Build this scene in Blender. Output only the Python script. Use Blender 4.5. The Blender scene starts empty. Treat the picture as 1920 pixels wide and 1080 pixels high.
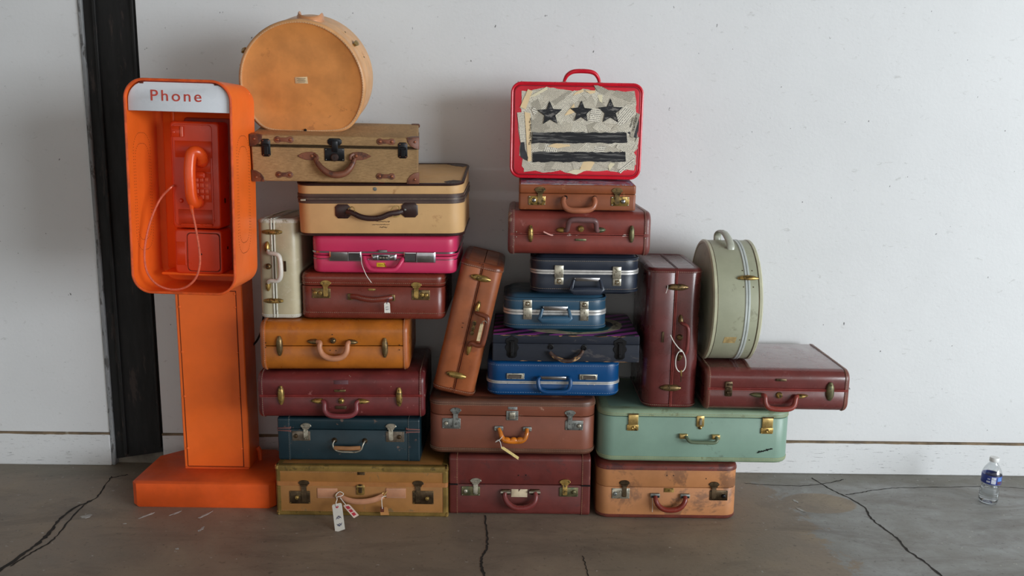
import bpy, bmesh, math, random
from mathutils import Vector, Matrix
R = math.radians
random.seed(7)
SC = bpy.context.scene
COL = SC.collection

# ---------------------------------------------------------------- camera, world, lights, exposure
F_PX, CAM_D, CAM_H = 1650.0, 3.1, 1.2456
TH, RO, YAW = R(10.2), 0.009, 0.008
_f = Vector((-math.sin(YAW) * math.cos(TH), math.cos(YAW) * math.cos(TH), -math.sin(TH)))
_r = Vector((math.cos(YAW), math.sin(YAW), 0)); _u = _r.cross(_f)
CR = math.cos(RO) * _r + math.sin(RO) * _u
CU = math.cos(RO) * _u - math.sin(RO) * _r
CF = _f
CPOS = Vector((0, -CAM_D, CAM_H))
cam = bpy.data.cameras.new('camera'); co = bpy.data.objects.new('camera', cam); COL.objects.link(co)
cam.sensor_width = 36; cam.lens = 36 * F_PX / 1920; cam.clip_start = 0.05
m = Matrix((CR, CU, -CF)).transposed().to_4x4(); m.translation = CPOS
co.matrix_world = m; SC.camera = co

w = bpy.data.worlds.new('world'); SC.world = w; w.use_nodes = True
w.node_tree.nodes['Background'].inputs[0].default_value = (1.0, 0.99, 0.95, 1)
w.node_tree.nodes['Background'].inputs[1].default_value = 0.93

def area(name, loc, target, sx, sy, power, col):
    l = bpy.data.lights.new(name, 'AREA'); l.shape = 'RECTANGLE'; l.size = sx; l.size_y = sy
    l.energy = power; l.color = col
    o = bpy.data.objects.new(name, l); COL.objects.link(o); o.location = loc
    o.rotation_euler = (Vector(target) - Vector(loc)).to_track_quat('-Z', 'Y').to_euler()
area('garage_door_daylight', (7.2, -5.9, 1.9), (0.3, 0, 0.9), 5.0, 3.2, 720, (0.88, 0.95, 1.0))
SC.view_settings.view_transform = 'Standard'; SC.view_settings.look = 'None'
SC.view_settings.gamma = 1; SC.view_settings.use_curve_mapping = False
SC.view_settings.exposure = 0.13

# ---------------------------------------------------------------- pixel -> real place on a real plane
def ray(px, py):
    return CF + CR * ((px - 960) / F_PX) + CU * ((540 - py) / F_PX)
def at_y(px, py, y):
    d = ray(px, py); return CPOS + d * ((y - CPOS.y) / d.y)
def at_z(px, py, z):
    d = ray(px, py); return CPOS + d * ((z - CPOS.z) / d.z)

# ---------------------------------------------------------------- materials
def lin(c):
    return tuple((x / 255 / 12.92) if x / 255 <= .04045 else ((x / 255 + .055) / 1.055) ** 2.4 for x in c)
def new_mat(name):
    m = bpy.data.materials.new(name); m.use_nodes = True
    nt = m.node_tree; b = nt.nodes['Principled BSDF']
    return m, nt, b
def N(nt, t, **kw):
    n = nt.nodes.new(t)
    for k, v in kw.items():
        if k.startswith('i_'): n.inputs[int(k[2:]) if k[2:].isdigit() else k[2:].replace('_', ' ')].default_value = v
        else: setattr(n, k, v)
    return n
def ramp(nt, src, stops):
    r = nt.nodes.new('ShaderNodeValToRGB'); e = r.color_ramp.elements
    while len(e) < len(stops): e.new(0.5)
    for i, (p, c) in enumerate(stops):
        e[i].position = p; e[i].color = (c if len(c) == 4 else (*c, 1)) if not isinstance(c, (int, float)) else (c, c, c, 1)
    nt.links.new(src, r.inputs[0]); return r.outputs[0]
def mixc(nt, fac, a, b):
    n = nt.nodes.new('ShaderNodeMix'); n.data_type = 'RGBA'
    for sock, v in ((n.inputs[0], fac), (n.inputs[6], a), (n.inputs[7], b)):
        if isinstance(v, (int, float)): sock.default_value = v
        elif isinstance(v, tuple): sock.default_value = (*v[:3], 1)
        else: nt.links.new(v, sock)
    return n.outputs[2]
def coords(nt, scale=(1, 1, 1)):
    t = nt.nodes.new('ShaderNodeTexCoord'); mp = nt.nodes.new('ShaderNodeMapping')
    mp.inputs['Scale'].default_value = scale; nt.links.new(t.outputs['Object'], mp.inputs[0]); return mp.outputs[0]
def noise(nt, vec, scale, detail=4, rough=.6, dist=0):
    n = nt.nodes.new('ShaderNodeTexNoise'); n.inputs['Scale'].default_value = scale
    n.inputs['Detail'].default_value = detail; n.inputs['Roughness'].default_value = rough; n.inputs['Distortion'].default_value = dist
    nt.links.new(vec, n.inputs['Vector']); return n.outputs[0]
def mathn(nt, op, a, b=None, c=None):
    n = nt.nodes.new('ShaderNodeMath'); n.operation = op
    for i, v in enumerate((a, b, c)):
        if v is None: continue
        if isinstance(v, (int, float)): n.inputs[i].default_value = v
        else: nt.links.new(v, n.inputs[i])
    return n.outputs[0]
def bump(nt, b, h, strength, dist=.001):
    n = nt.nodes.new('ShaderNodeBump'); n.inputs['Strength'].default_value = strength; n.inputs['Distance'].default_value = dist
    nt.links.new(h, n.inputs['Height']); nt.links.new(n.outputs[0], b.inputs['Normal'])
_mats = {}
def mat(name, col, rough=.5, metal=0., var=.15, scale=9., grain=0., gscale=420., scuff=None, stretch=(1, 1, 1), coat=0.):
    """painted / leather / metal surface: base colour with a cloudy variation, optional worn flecks and fine grain"""
    if name in _mats: return _mats[name]
    m, nt, b = new_mat(name); c = lin(col)
    v = coords(nt, stretch)
    f = noise(nt, v, scale, 5, .62)
    lo = tuple(x * (1 - var) for x in c); hi = tuple(min(1, x * (1 + var)) for x in c)
    out = ramp(nt, f, [(.38, lo), (.62, hi)])
    rv = rough
    if scuff:
        sc_col, amount, sscale = scuff
        g = noise(nt, v, sscale, 6, .7, .3)
        th = .75 - amount * .5
        k = ramp(nt, g, [(th, 0.), (th + .05, .85)])
        out = mixc(nt, k, out, lin(sc_col))
    nt.links.new(out, b.inputs['Base Color'])
    rr = ramp(nt, noise(nt, v, scale * 2.3, 3), [(.3, max(.04, rough - .08)), (.75, min(1, rough + .1))])
    nt.links.new(rr, b.inputs['Roughness'])
    b.inputs['Metallic'].default_value = metal
    if coat: b.inputs['Coat Weight'].default_value = coat; b.inputs['Coat Roughness'].default_value = .14
    if grain: bump(nt, b, noise(nt, v, gscale, 3, .6), grain, .0006)
    _mats[name] = m; return m
def leather(name, col, rough=.42, var=.16, scuff=None, grain=.25):
    return mat(name, col, rough, 0, var, 11, grain, 520, scuff)
def weave(name, col, col2, sc=900, rough=.8, stain=None):
    if name in _mats: return _mats[name]
    m, nt, b = new_mat(name); v = coords(nt)
    ax = N(nt, 'ShaderNodeTexWave', bands_direction='X'); ax.inputs['Scale'].default_value = sc / 6.28
    az = N(nt, 'ShaderNodeTexWave', bands_direction='Z'); az.inputs['Scale'].default_value = sc / 6.28
    for a in (ax, az):
        a.inputs['Distortion'].default_value = 2.5; a.inputs['Detail'].default_value = 2; nt.links.new(v, a.inputs[0])
    h = mathn(nt, 'MULTIPLY', ax.outputs[1], az.outputs[1])
    f = mathn(nt, 'ADD', mathn(nt, 'MULTIPLY', h, .5), mathn(nt, 'MULTIPLY', noise(nt, coords(nt, (1, 1, 4)), 60, 5, .75), .7))
    out = ramp(nt, f, [(.25, lin(col2)), (.75, lin(col))])
    if stain: out = mixc(nt, ramp(nt, noise(nt, v, stain[1], 4), [(.5, 0.), (.72, stain[2])]), out, lin(stain[0]))
    nt.links.new(out, b.inputs['Base Color']); b.inputs['Roughness'].default_value = rough
    bump(nt, b, h, .35, .0006); _mats[name] = m; return m

BRASS = mat('aged brass', (168, 138, 78), .36, .7, .35, 40, scuff=((70, 55, 35), .42, 60))
BRASS_BRIGHT = mat('bright brass', (188, 160, 100), .3, .7, .2, 30)
BRASS_DARK = mat('tarnished brass', (122, 100, 66), .36, .7, .35, 40, scuff=((50, 42, 32), .42, 70))
BRASS_GREEN = mat('verdigris brass', (112, 106, 76), .45, .6, .3, 45, scuff=((82, 92, 70), .44, 50))
STEEL = mat('worn steel', (176, 170, 154), .36, .7, .25, 50, scuff=((95, 88, 72), .4, 80))
STEEL_GREY = mat('dull grey steel', (128, 130, 126), .45, .6, .25, 50, scuff=((70, 70, 66), .42, 80))
BRONZE = mat('dark bronze', (84, 68, 50), .42, .8, .35, 40, scuff=((110, 95, 68), .35, 90))
CHROME = mat('chrome', (168, 168, 172), .14, 1, .1, 20)
ALU = mat('aluminium trim', (208, 206, 203), .34, .5, .12, 30)
IRON = mat('black iron', (24, 24, 27), .42, .5, .3, 40)
THREAD = mat('pale thread', (166, 148, 126), .8, 0, .2, 60)
THREAD_TAN = mat('tan thread', (158, 132, 94), .8, 0, .2, 60)
THREAD_BLUE = mat('pale blue thread', (148, 168, 190), .8, 0, .2, 60)
HOLE = mat('dark hole', (14, 12, 12), .7)
WHITE_STRING = mat('white string', (225, 222, 215), .8)

# ---------------------------------------------------------------- mesh builder
class MB:
    def __init__(s): s.v = []; s.f = []
    def add(s, vs, fs):
        o = len(s.v); s.v += [Vector(p) for p in vs]; s.f += [tuple(i + o for i in f) for f in fs]; return s
    def loft(s, loops, cap0=True, cap1=True, closed=True):
        o = len(s.v); n = len(loops[0])
        for l in loops: s.v += [Vector(p) for p in l]
        for k in range(len(loops) - 1):
            for i in range(n if closed else n - 1):
                j = (i + 1) % n; a = o + k * n
                s.f.append((a + i, a + j, a + n + j, a + n + i))
        if cap0: s.f.append(tuple(range(o + n - 1, o - 1, -1)))
        if cap1: s.f.append(tuple(range(o + (len(loops) - 1) * n, o + len(loops) * n)))
        return s
    def box(s, c, sz, b=0.0):
        c = Vector(c); hx, hy, hz = (q / 2 for q in sz); b = min(b, hx * .9, hy * .9, hz * .9)
        if b <= 0:
            return s.add([c + Vector((x * hx, y * hy, z * hz)) for z in (-1, 1) for x, y in ((-1, -1), (1, -1), (1, 1), (-1, 1))],
                         [(3, 2, 1, 0), (4, 5, 6, 7), (0, 1, 5, 4), (1, 2, 6, 5), (2, 3, 7, 6), (3, 0, 4, 7)])
        def ring(i, z):
            X, Y = hx - i, hy - i
            return [c + Vector((x, y, z)) for x, y in ((X - b, -Y), (X, -Y + b), (X, Y - b), (X - b, Y), (-X + b, Y), (-X, Y - b), (-X, -Y + b), (-X + b, -Y))]
        return s.loft([ring(b * .8, -hz), ring(0, -hz + b), ring(0, hz - b), ring(b * .8, hz)])
    def cyl(s, p0, p1, r0, r1=None, n=14):
        p0, p1 = Vector(p0), Vector(p1); r1 = r0 if r1 is None else r1
        d = (p1 - p0).normalized(); a = d.orthogonal().normalized(); b = d.cross(a)
        ring = lambda p, r: [p + a * (r * math.cos(t)) + b * (r * math.sin(t)) for t in (2 * math.pi * i / n for i in range(n))]
        return s.loft([ring(p0, r0), ring(p1, r1)])
    def lathe(s, p0, axis, prof, n=20):
        p0 = Vector(p0); d = Vector(axis).normalized(); a = d.orthogonal().normalized(); b = d.cross(a)
        return s.loft([[p0 + d * h + a * (r * math.cos(t)) + b * (r * math.sin(t)) for t in (2 * math.pi * i / n for i in range(n))] for r, h in prof])
    def tube(s, pts, r, up=(0, 1, 0), rb=None, n=10, closed=False):
        """sweep: r = half-thickness across `up` plane, rb = half-thickness along `up`; both may be lists"""
        pts = [Vector(p) for p in pts]; up = Vector(up); m_ = len(pts); loops = []
        for i, p in enumerate(pts):
            if closed: t = pts[(i + 1) % m_] - pts[i - 1]
            else: t = pts[min(i + 1, m_ - 1)] - pts[max(i - 1, 0)]
            t.normalize(); a = t.cross(up)
            a = a.normalized() if a.length > 1e-4 else t.orthogonal().normalized()
            b = a.cross(t).normalized()
            ra = r[i] if isinstance(r, list) else r
            rr = ra if rb is None else (rb[i] if isinstance(rb, list) else rb)
            loops.append([p + a * (ra * math.cos(q)) + b * (rr * math.sin(q)) for q in (2 * math.pi * k / n for k in range(n))])
        if closed: loops.append(loops[0]); return s.loft(loops, False, False)
        return s.loft(loops)
    def plate(s, poly, y0, y1, bev=.0005):
        """polygon of (x, z) raised from y0 to y1 (towards -y), with a chamfered front"""
        cx = sum(p[0] for p in poly) / len(poly); cz = sum(p[1] for p in poly) / len(poly)
        ext = max(max(abs(p[0] - cx), abs(p[1] - cz)) for p in poly) or 1; k = max(.5, 1 - bev / ext * 1.4)
        sg = 1 if y1 > y0 else -1
        return s.loft([[(x, y0, z) for x, z in poly], [(x, y1 - sg * bev, z) for x, z in poly],
                       [(cx + (x - cx) * k, y1, cz + (z - cz) * k) for x, z in poly]])
    def dash(s, p, t, nrm, L, W, H):
        t = t.normalized(); b = nrm.cross(t).normalized()
        q = [p + t * (a * L / 2) + b * (c * W / 2) for a, c in ((-1, -1), (1, -1), (1, 1), (-1, 1))]
        top = [p + t * (a * L * .36) + b * (c * W * .3) + nrm * H for a, c in ((-1, -1), (1, -1), (1, 1), (-1, 1))]
        return s.add(q + top, [(4, 5, 6, 7), (0, 1, 5, 4), (1, 2, 6, 5), (2, 3, 7, 6), (3, 0, 4, 7)])
    def build(s, name, material, parent=None, xf=None, ang=38, kind=None):
        me = bpy.data.meshes.new(name)
        vs = s.v if xf is None else [xf @ p for p in s.v]
        me.from_pydata([tuple(p) for p in vs], [], s.f)
        bm = bmesh.new(); bm.from_mesh(me); bmesh.ops.recalc_face_normals(bm, faces=bm.faces); bm.to_mesh(me); bm.free()
        me.polygons.foreach_set('use_smooth', [True] * len(me.polygons))
        me.set_sharp_from_angle(angle=R(ang))
        if material: me.materials.append(material)
        o = bpy.data.objects.new(name, me); COL.objects.link(o)
        if parent: o.parent = parent
        if kind: o['kind'] = kind
        return o

def smooth_path(pts, k=5):
    pts = [Vector(p) for p in pts]; out = []
    for i in range(len(pts) - 1):
        p0, p1, p2, p3 = pts[max(i - 1, 0)], pts[i], pts[i + 1], pts[min(i + 2, len(pts) - 1)]
        for j in range(k):
            t = j / k
            out.append(.5 * ((2 * p1) + (p2 - p0) * t + (2 * p0 - 5 * p1 + 4 * p2 - p3) * t * t + (3 * p1 - p0 - 3 * p2 + p3) * t ** 3))
    out.append(pts[-1]); return out
def along(pts, nrm, spacing):
    """evenly spaced (point, tangent, normal) along a polyline with a normal per vertex"""
    out = []; acc = spacing / 2
    for i in range(len(pts) - 1):
        d = pts[i + 1] - pts[i]; L = d.length
        while acc <= L and L > 0:
            out.append((pts[i] + d * (acc / L), d.normalized(), (nrm[i] + (nrm[i + 1] - nrm[i]) * (acc / L)).normalized())); acc += spacing
        acc -= L
    return out
def rrect(hw, hd, r, n=6):
    """rounded rectangle, counter-clockwise, starting at the front-right corner: list of (point, normal)"""
    r = max(.0008, min(r, hw * .98, hd * .98)); out = []
    for cx, cy, a0 in ((hw - r, -hd + r, -90), (hw - r, hd - r, 0), (-hw + r, hd - r, 90), (-hw + r, -hd + r, 180)):
        for i in range(n + 1):
            a = R(a0 + 90 * i / n); out.append(((cx + r * math.cos(a), cy + r * math.sin(a)), (math.cos(a), math.sin(a))))
    return out
def rnd_edge(e, n=4):
    """(inset, distance below the end) pairs of a quarter-round edge, from the wall to the cap"""
    return [(e * (1 - math.cos(R(90 * i / n))), e * (1 - math.sin(R(90 * i / n)))) for i in range(n + 1)]

THINGS = []
def thing(name, label, cat, loc=(0, 0, 0), group=None):
    o = bpy.data.objects.new(name, None); COL.objects.link(o); o.location = loc; o.empty_display_size = .05
    o['label'] = label; o['category'] = cat
    if group: o['group'] = group
    return o
def tag(o, label=None, cat=None, group=None, kind=None):
    for k, v in (('label', label), ('category', cat), ('group', group), ('kind', kind)):
        if v: o[k] = v
    return o

# ---------------------------------------------------------------- setting: wall, beam, baseboards, floor
def wall_mat(name, col, chips):
    m, nt, b = new_mat(name); v = coords(nt); c = lin(col)
    base = ramp(nt, noise(nt, v, 1.3, 4, .6), [(.3, tuple(x * .94 for x in c)), (.7, tuple(min(1, x * 1.03) for x in c))])
    g = noise(nt, coords(nt, (1, 1, 2.2)), 26, 6, .75, .6)
    base = mixc(nt, ramp(nt, g, [(.615, 0.), (.68, .4)]), base, lin((168, 168, 164)))
    s = noise(nt, coords(nt, (1, 1, 9)), 22, 6, .75, .4)
    base = mixc(nt, ramp(nt, s, [(.685 - chips, 0.), (.72 - chips, .7)]), base, lin((112, 112, 116)))
    d = noise(nt, coords(nt, (2, 2, 1.2)), 30, 2, .5)
    base = mixc(nt, ramp(nt, d, [(.765, 0.), (.78, .8)]), base, lin((70, 70, 72)))
    nt.links.new(base, b.inputs['Base Color']); b.inputs['Roughness'].default_value = .55
    bump(nt, b, mathn(nt, 'ADD', noise(nt, v, 90, 5, .7), mathn(nt, 'MULTIPLY', noise(nt, v, 9, 3), 2.)), .22, .002)
    return m
WALL = wall_mat('white painted wall', (222, 223, 224), 0.)
BASE = wall_mat('chipped white baseboard paint', (220, 221, 222), .085)
LEDGE = mat('dirty ledge', (118, 100, 78), .8, 0, .35, 14, scuff=((176, 168, 154), .26, 22), stretch=(1, 1, 1))
BEAM = mat('flaking black paint', (10, 9, 9), .7, 0, .35, 7, .35, 60, scuff=((52, 42, 38), .34, 10), stretch=(2.5, 1, .5))
GREYW = mat('grey worn wood', (134, 136, 138), .7, 0, .25, 12, scuff=((70, 68, 66), .42, 24), stretch=(1.5, 1, .4))
def slab(name, x0, x1, y0, y1, z0, z1, m, kind='structure', parent=None, b=0.):
    o = MB().box(((x0 + x1) / 2, (y0 + y1) / 2, (z0 + z1) / 2), (x1 - x0, y1 - y0, z1 - z0), b).build(name, m, parent)
    if not parent: o['kind'] = kind
    return o
XL, XR = -1.512, -1.316
slab('wall_left', -5, XL, .008, .25, -.1, 3.2, WALL)
slab('wall_back', XR, 10, .008, .25, -.1, 3.2, WALL)
bl = MB().box(((-5 + XL) / 2, .004, .0625), (XL + 5, .012, .125), .003).build('baseboard_left', BASE); bl['kind'] = 'structure'
br = MB().box(((10 + XR) / 2, .004, .0625), (10 - XR, .012, .125), .003).build('baseboard_right', BASE); br['kind'] = 'structure'
for o, x0, x1 in ((bl, -5, XL), (br, XR, 10)):
    mb = MB(); pts = []; k = 160 if x0 < XL else 400
    for side in (0, 1):
        loop = []
    for i in range(k):
        xa, xb = x0 + (x1 - x0) * i / k, x0 + (x1 - x0) * (i + 1) / k
    zs = [.1228 + .0006 * math.sin(i * .37) for i in range(k + 1)]
    X = lambda i: x0 + (x1 - x0) * i / k
    lo = [(X(i), -.0030, zs[i] - .0028 + random.uniform(-.0008, .0008)) for i in range(k + 1)]
    hi = [(X(i), -.0030, zs[i] + .0034 + random.uniform(-.0006, .0006)) for i in range(k + 1)]
    tp_ = [(X(i), .0084, .1266) for i in range(k + 1)]
    bk = [(X(i), .0085, .112) for i in range(k + 1)]
    mb.loft([list(q) for q in zip(lo, hi, tp_, bk)]); mb.build('dirty_ledge', LEDGE, o)
# black steel beam set in the wall, its foot broken off at a slant
beam = MB().loft([[(x, y, zb) for x, zb in ((XL + .012, .022), (XR, .052))] + [(x, y, 3.2) for x in (XR, XL + .012)] for y in (.012, .12)]).build('trim_1', BEAM)
beam['kind'] = 'structure'
fl_ = MB().box((XL + .055, .004, 1.62), (.012, .012, 3.16), .002).build('beam_flange', BEAM, beam)
MB().box((XR - .012, .006, 1.63), (.010, .010, 3.12), .002).build('beam_flange', BEAM, beam)
slab('trim_2', XL, XL + .014, .0, .12, 0, 3.2, GREYW, b=.003)
slab('trim_3', XL + .014, XR, .03, .2, -.1, .075, mat('grey concrete sill', (120, 114, 104), .85, 0, .3, 12, .4, 90))

CEIL = mat('unseen overhead boards', (150, 144, 136), .85, 0, .15, 3)
slab('unseen_ceiling', -5, 10, -9, .25, 2.9, 3.05, CEIL)  # out of view, added to block ambient from above and darken the gaps
slab('unseen_wall_side', -5.2, -5, -9, .25, -.1, 3.05, WALL)  # out of view, added with the slab overhead to limit ambient light
def floor_mat():
    m, nt, b = new_mat('worn concrete floor'); v = coords(nt)
    t = nt.nodes.new('ShaderNodeTexCoord'); sp = nt.nodes.new('ShaderNodeSeparateXYZ'); nt.links.new(t.outputs['Object'], sp.inputs[0])
    X, Y = sp.outputs[0], sp.outputs[1]
    big = noise(nt, v, 2.4, 6, .65, .4)
    brown = ramp(nt, big, [(.3, lin((124, 114, 101))), (.5, lin((142, 128, 112))), (.7, lin((158, 142, 121)))])
    grey = ramp(nt, noise(nt, v, 5, 6, .7, .3), [(.3, lin((132, 129, 122))), (.55, lin((150, 150, 147))), (.75, lin((166, 168, 168)))])
    n2 = mathn(nt, 'MULTIPLY', mathn(nt, 'SUBTRACT', noise(nt, v, 7, 6, .75, .3), .5), .55)
    edge = mathn(nt, 'ADD', mathn(nt, 'ADD', X, n2), mathn(nt, 'MULTIPLY', Y, .10))
    fac = ramp(nt, mathn(nt, 'SUBTRACT', edge, .88), [(.0, 0.), (.035, 1.)])
    ex = mathn(nt, 'DIVIDE', mathn(nt, 'SUBTRACT', X, 1.03), .13); ey = mathn(nt, 'DIVIDE', mathn(nt, 'ADD', Y, .265), .085)
    el = mathn(nt, 'ADD', mathn(nt, 'MULTIPLY', ex, ex), mathn(nt, 'MULTIPLY', ey, ey))
    inside = ramp(nt, mathn(nt, 'ADD', el, n2), [(.85, 1.), (1.0, 0.)])
    fac = mathn(nt, 'MULTIPLY', fac, mathn(nt, 'SUBTRACT', 1., inside))
    c = mixc(nt, fac, brown, grey)
    sm = noise(nt, coords(nt, (.5, 1.6, 1)), 3.2, 7, .72, 1.)
    c = mixc(nt, ramp(nt, sm, [(.5, 0.), (.68, .6)]), c, lin((98, 89, 80)))
    wallstrip = ramp(nt, mathn(nt, 'ADD', Y, mathn(nt, 'MULTIPLY', n2, .35)), [(-.0 + .0, 0.), (1., 0.)])
    st = ramp(nt, mathn(nt, 'ADD', mathn(nt, 'ADD', Y, .12), mathn(nt, 'MULTIPLY', n2, .4)), [(.0, 0.), (.06, .55)])
    c = mixc(nt, st, c, lin((116, 112, 98)))
    sc = noise(nt, coords(nt, (1, 3.5, 1)), 34, 6, .78, 1.2)
    c = mixc(nt, ramp(nt, sc, [(.57, 0.), (.66, .38)]), c, lin((150, 143, 132)))
    wh = noise(nt, v, 46, 3, .6)
    c = mixc(nt, ramp(nt, wh, [(.685, 0.), (.71, .7)]), c, lin((186, 182, 176)))
    dk = noise(nt, v, 58, 4, .65, .5)
    c = mixc(nt, ramp(nt, dk, [(.60, 0.), (.70, .42)]), c, lin((48, 44, 42)))
    nt.links.new(c, b.inputs['Base Color'])
    nt.links.new(ramp(nt, big, [(.3, .42), (.7, .62)]), b.inputs['Roughness'])
    bump(nt, b, mathn(nt, 'ADD', noise(nt, v, 60, 6, .7), noise(nt, v, 9, 4)), .3, .003)
    return m
floor = slab('floor', -5, 10, -9, .03, -.12, 0, floor_mat())
CRACK = mat('crack shadow', (44, 39, 35), .95, 0, .3, 30)
def crack(pts, wpx, jit=.004):
    P = smooth_path([at_z(x, y, .0) for x, y in pts], 7); mb = MB(); lo = []; hi = []
    for i, p in enumerate(P):
        d = (P[min(i + 1, len(P) - 1)] - P[max(i - 1, 0)]).normalized(); nrm = Vector((-d.y, d.x, 0))
        k = wpx[0] + (wpx[1] - wpx[0]) * i / len(P)
        p = p + nrm * random.uniform(-jit, jit) * .6
        wd = k / 560 * random.uniform(.5, 1.15) / 2 * .78
        lo.append(p - nrm * wd + Vector((0, 0, .0006))); hi.append(p + nrm * wd + Vector((0, 0, .0006)))
    mid = [(a + b) / 2 + Vector((0, 0, -.0004)) for a, b in zip(lo, hi)]
    mb.loft([list(q) for q in zip(lo, mid, hi)], False, False, False)
    return mb.build('crack', CRACK, floor)
crack([(210, 893), (196, 912), (178, 935), (140, 952), (112, 975), (92, 1000), (70, 1020), (35, 1045), (-30, 1090)], (3, 13))
crack([(168, 938), (140, 965), (112, 998), (92, 1018), (60, 1036), (20, 1062)], (4, 6))
crack([(240, 890), (225, 893), (205, 897)], (6, 5))
crack([(909, 966), (911, 985), (914, 1012), (912, 1030), (904, 1046), (903, 1062), (908, 1080), (910, 1100)], (4, 7))
crack([(1092, 1042), (1100, 1066), (1106, 1090)], (2, 3))
crack([(1521, 896), (1540, 907), (1562, 920), (1590, 933), (1620, 951), (1632, 970), (1655, 990), (1680, 1008), (1702, 1032), (1735, 1055), (1772, 1084), (1800, 1105)], (4, 7))
crack([(1395, 906), (1440, 909), (1500, 911), (1545, 907), (1582, 899)], (2.5, 3))
crack([(1586, 928), (1612, 924), (1640, 919), (1680, 915), (1740, 914), (1800, 913), (1860, 912), (1925, 917)], (3.5, 2))
PAINTDAB = mat('spilt white paint', (176, 174, 170), .7, 0, .2, 30)
def dab(px, py, rx, ry, rot, n=16):
    c = at_z(px, py, 0); mb = MB(); pts = []
    for i in range(n):
        a = 2 * math.pi * i / n; k = random.uniform(.5, 1.15)
        x, y = rx * k * math.cos(a), ry * k * math.sin(a)
        pts.append((c.x + x * math.cos(rot) - y * math.sin(rot), c.y + x * math.sin(rot) + y * math.cos(rot)))
    mb.loft([[(x, y, 0.0002) for x, y in pts], [(x, y, .0009) for x, y in pts]]); return mb.build('paint_dab', PAINTDAB, floor)
for a in ((162, 969, .022, .016, .3), (276, 966, .030, .006, 1.0), (330, 962, .026, .006, .9), (386, 965, .03, .006, 1.1), (378, 992, .018, .006, 1.3),
          (234, 982, .006, .003, 0), (332, 1029, .006, .005, 0), (1492, 940, .018, .007, 1.9), (1501, 956, .022, .006, 2.0)): dab(*a)

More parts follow.
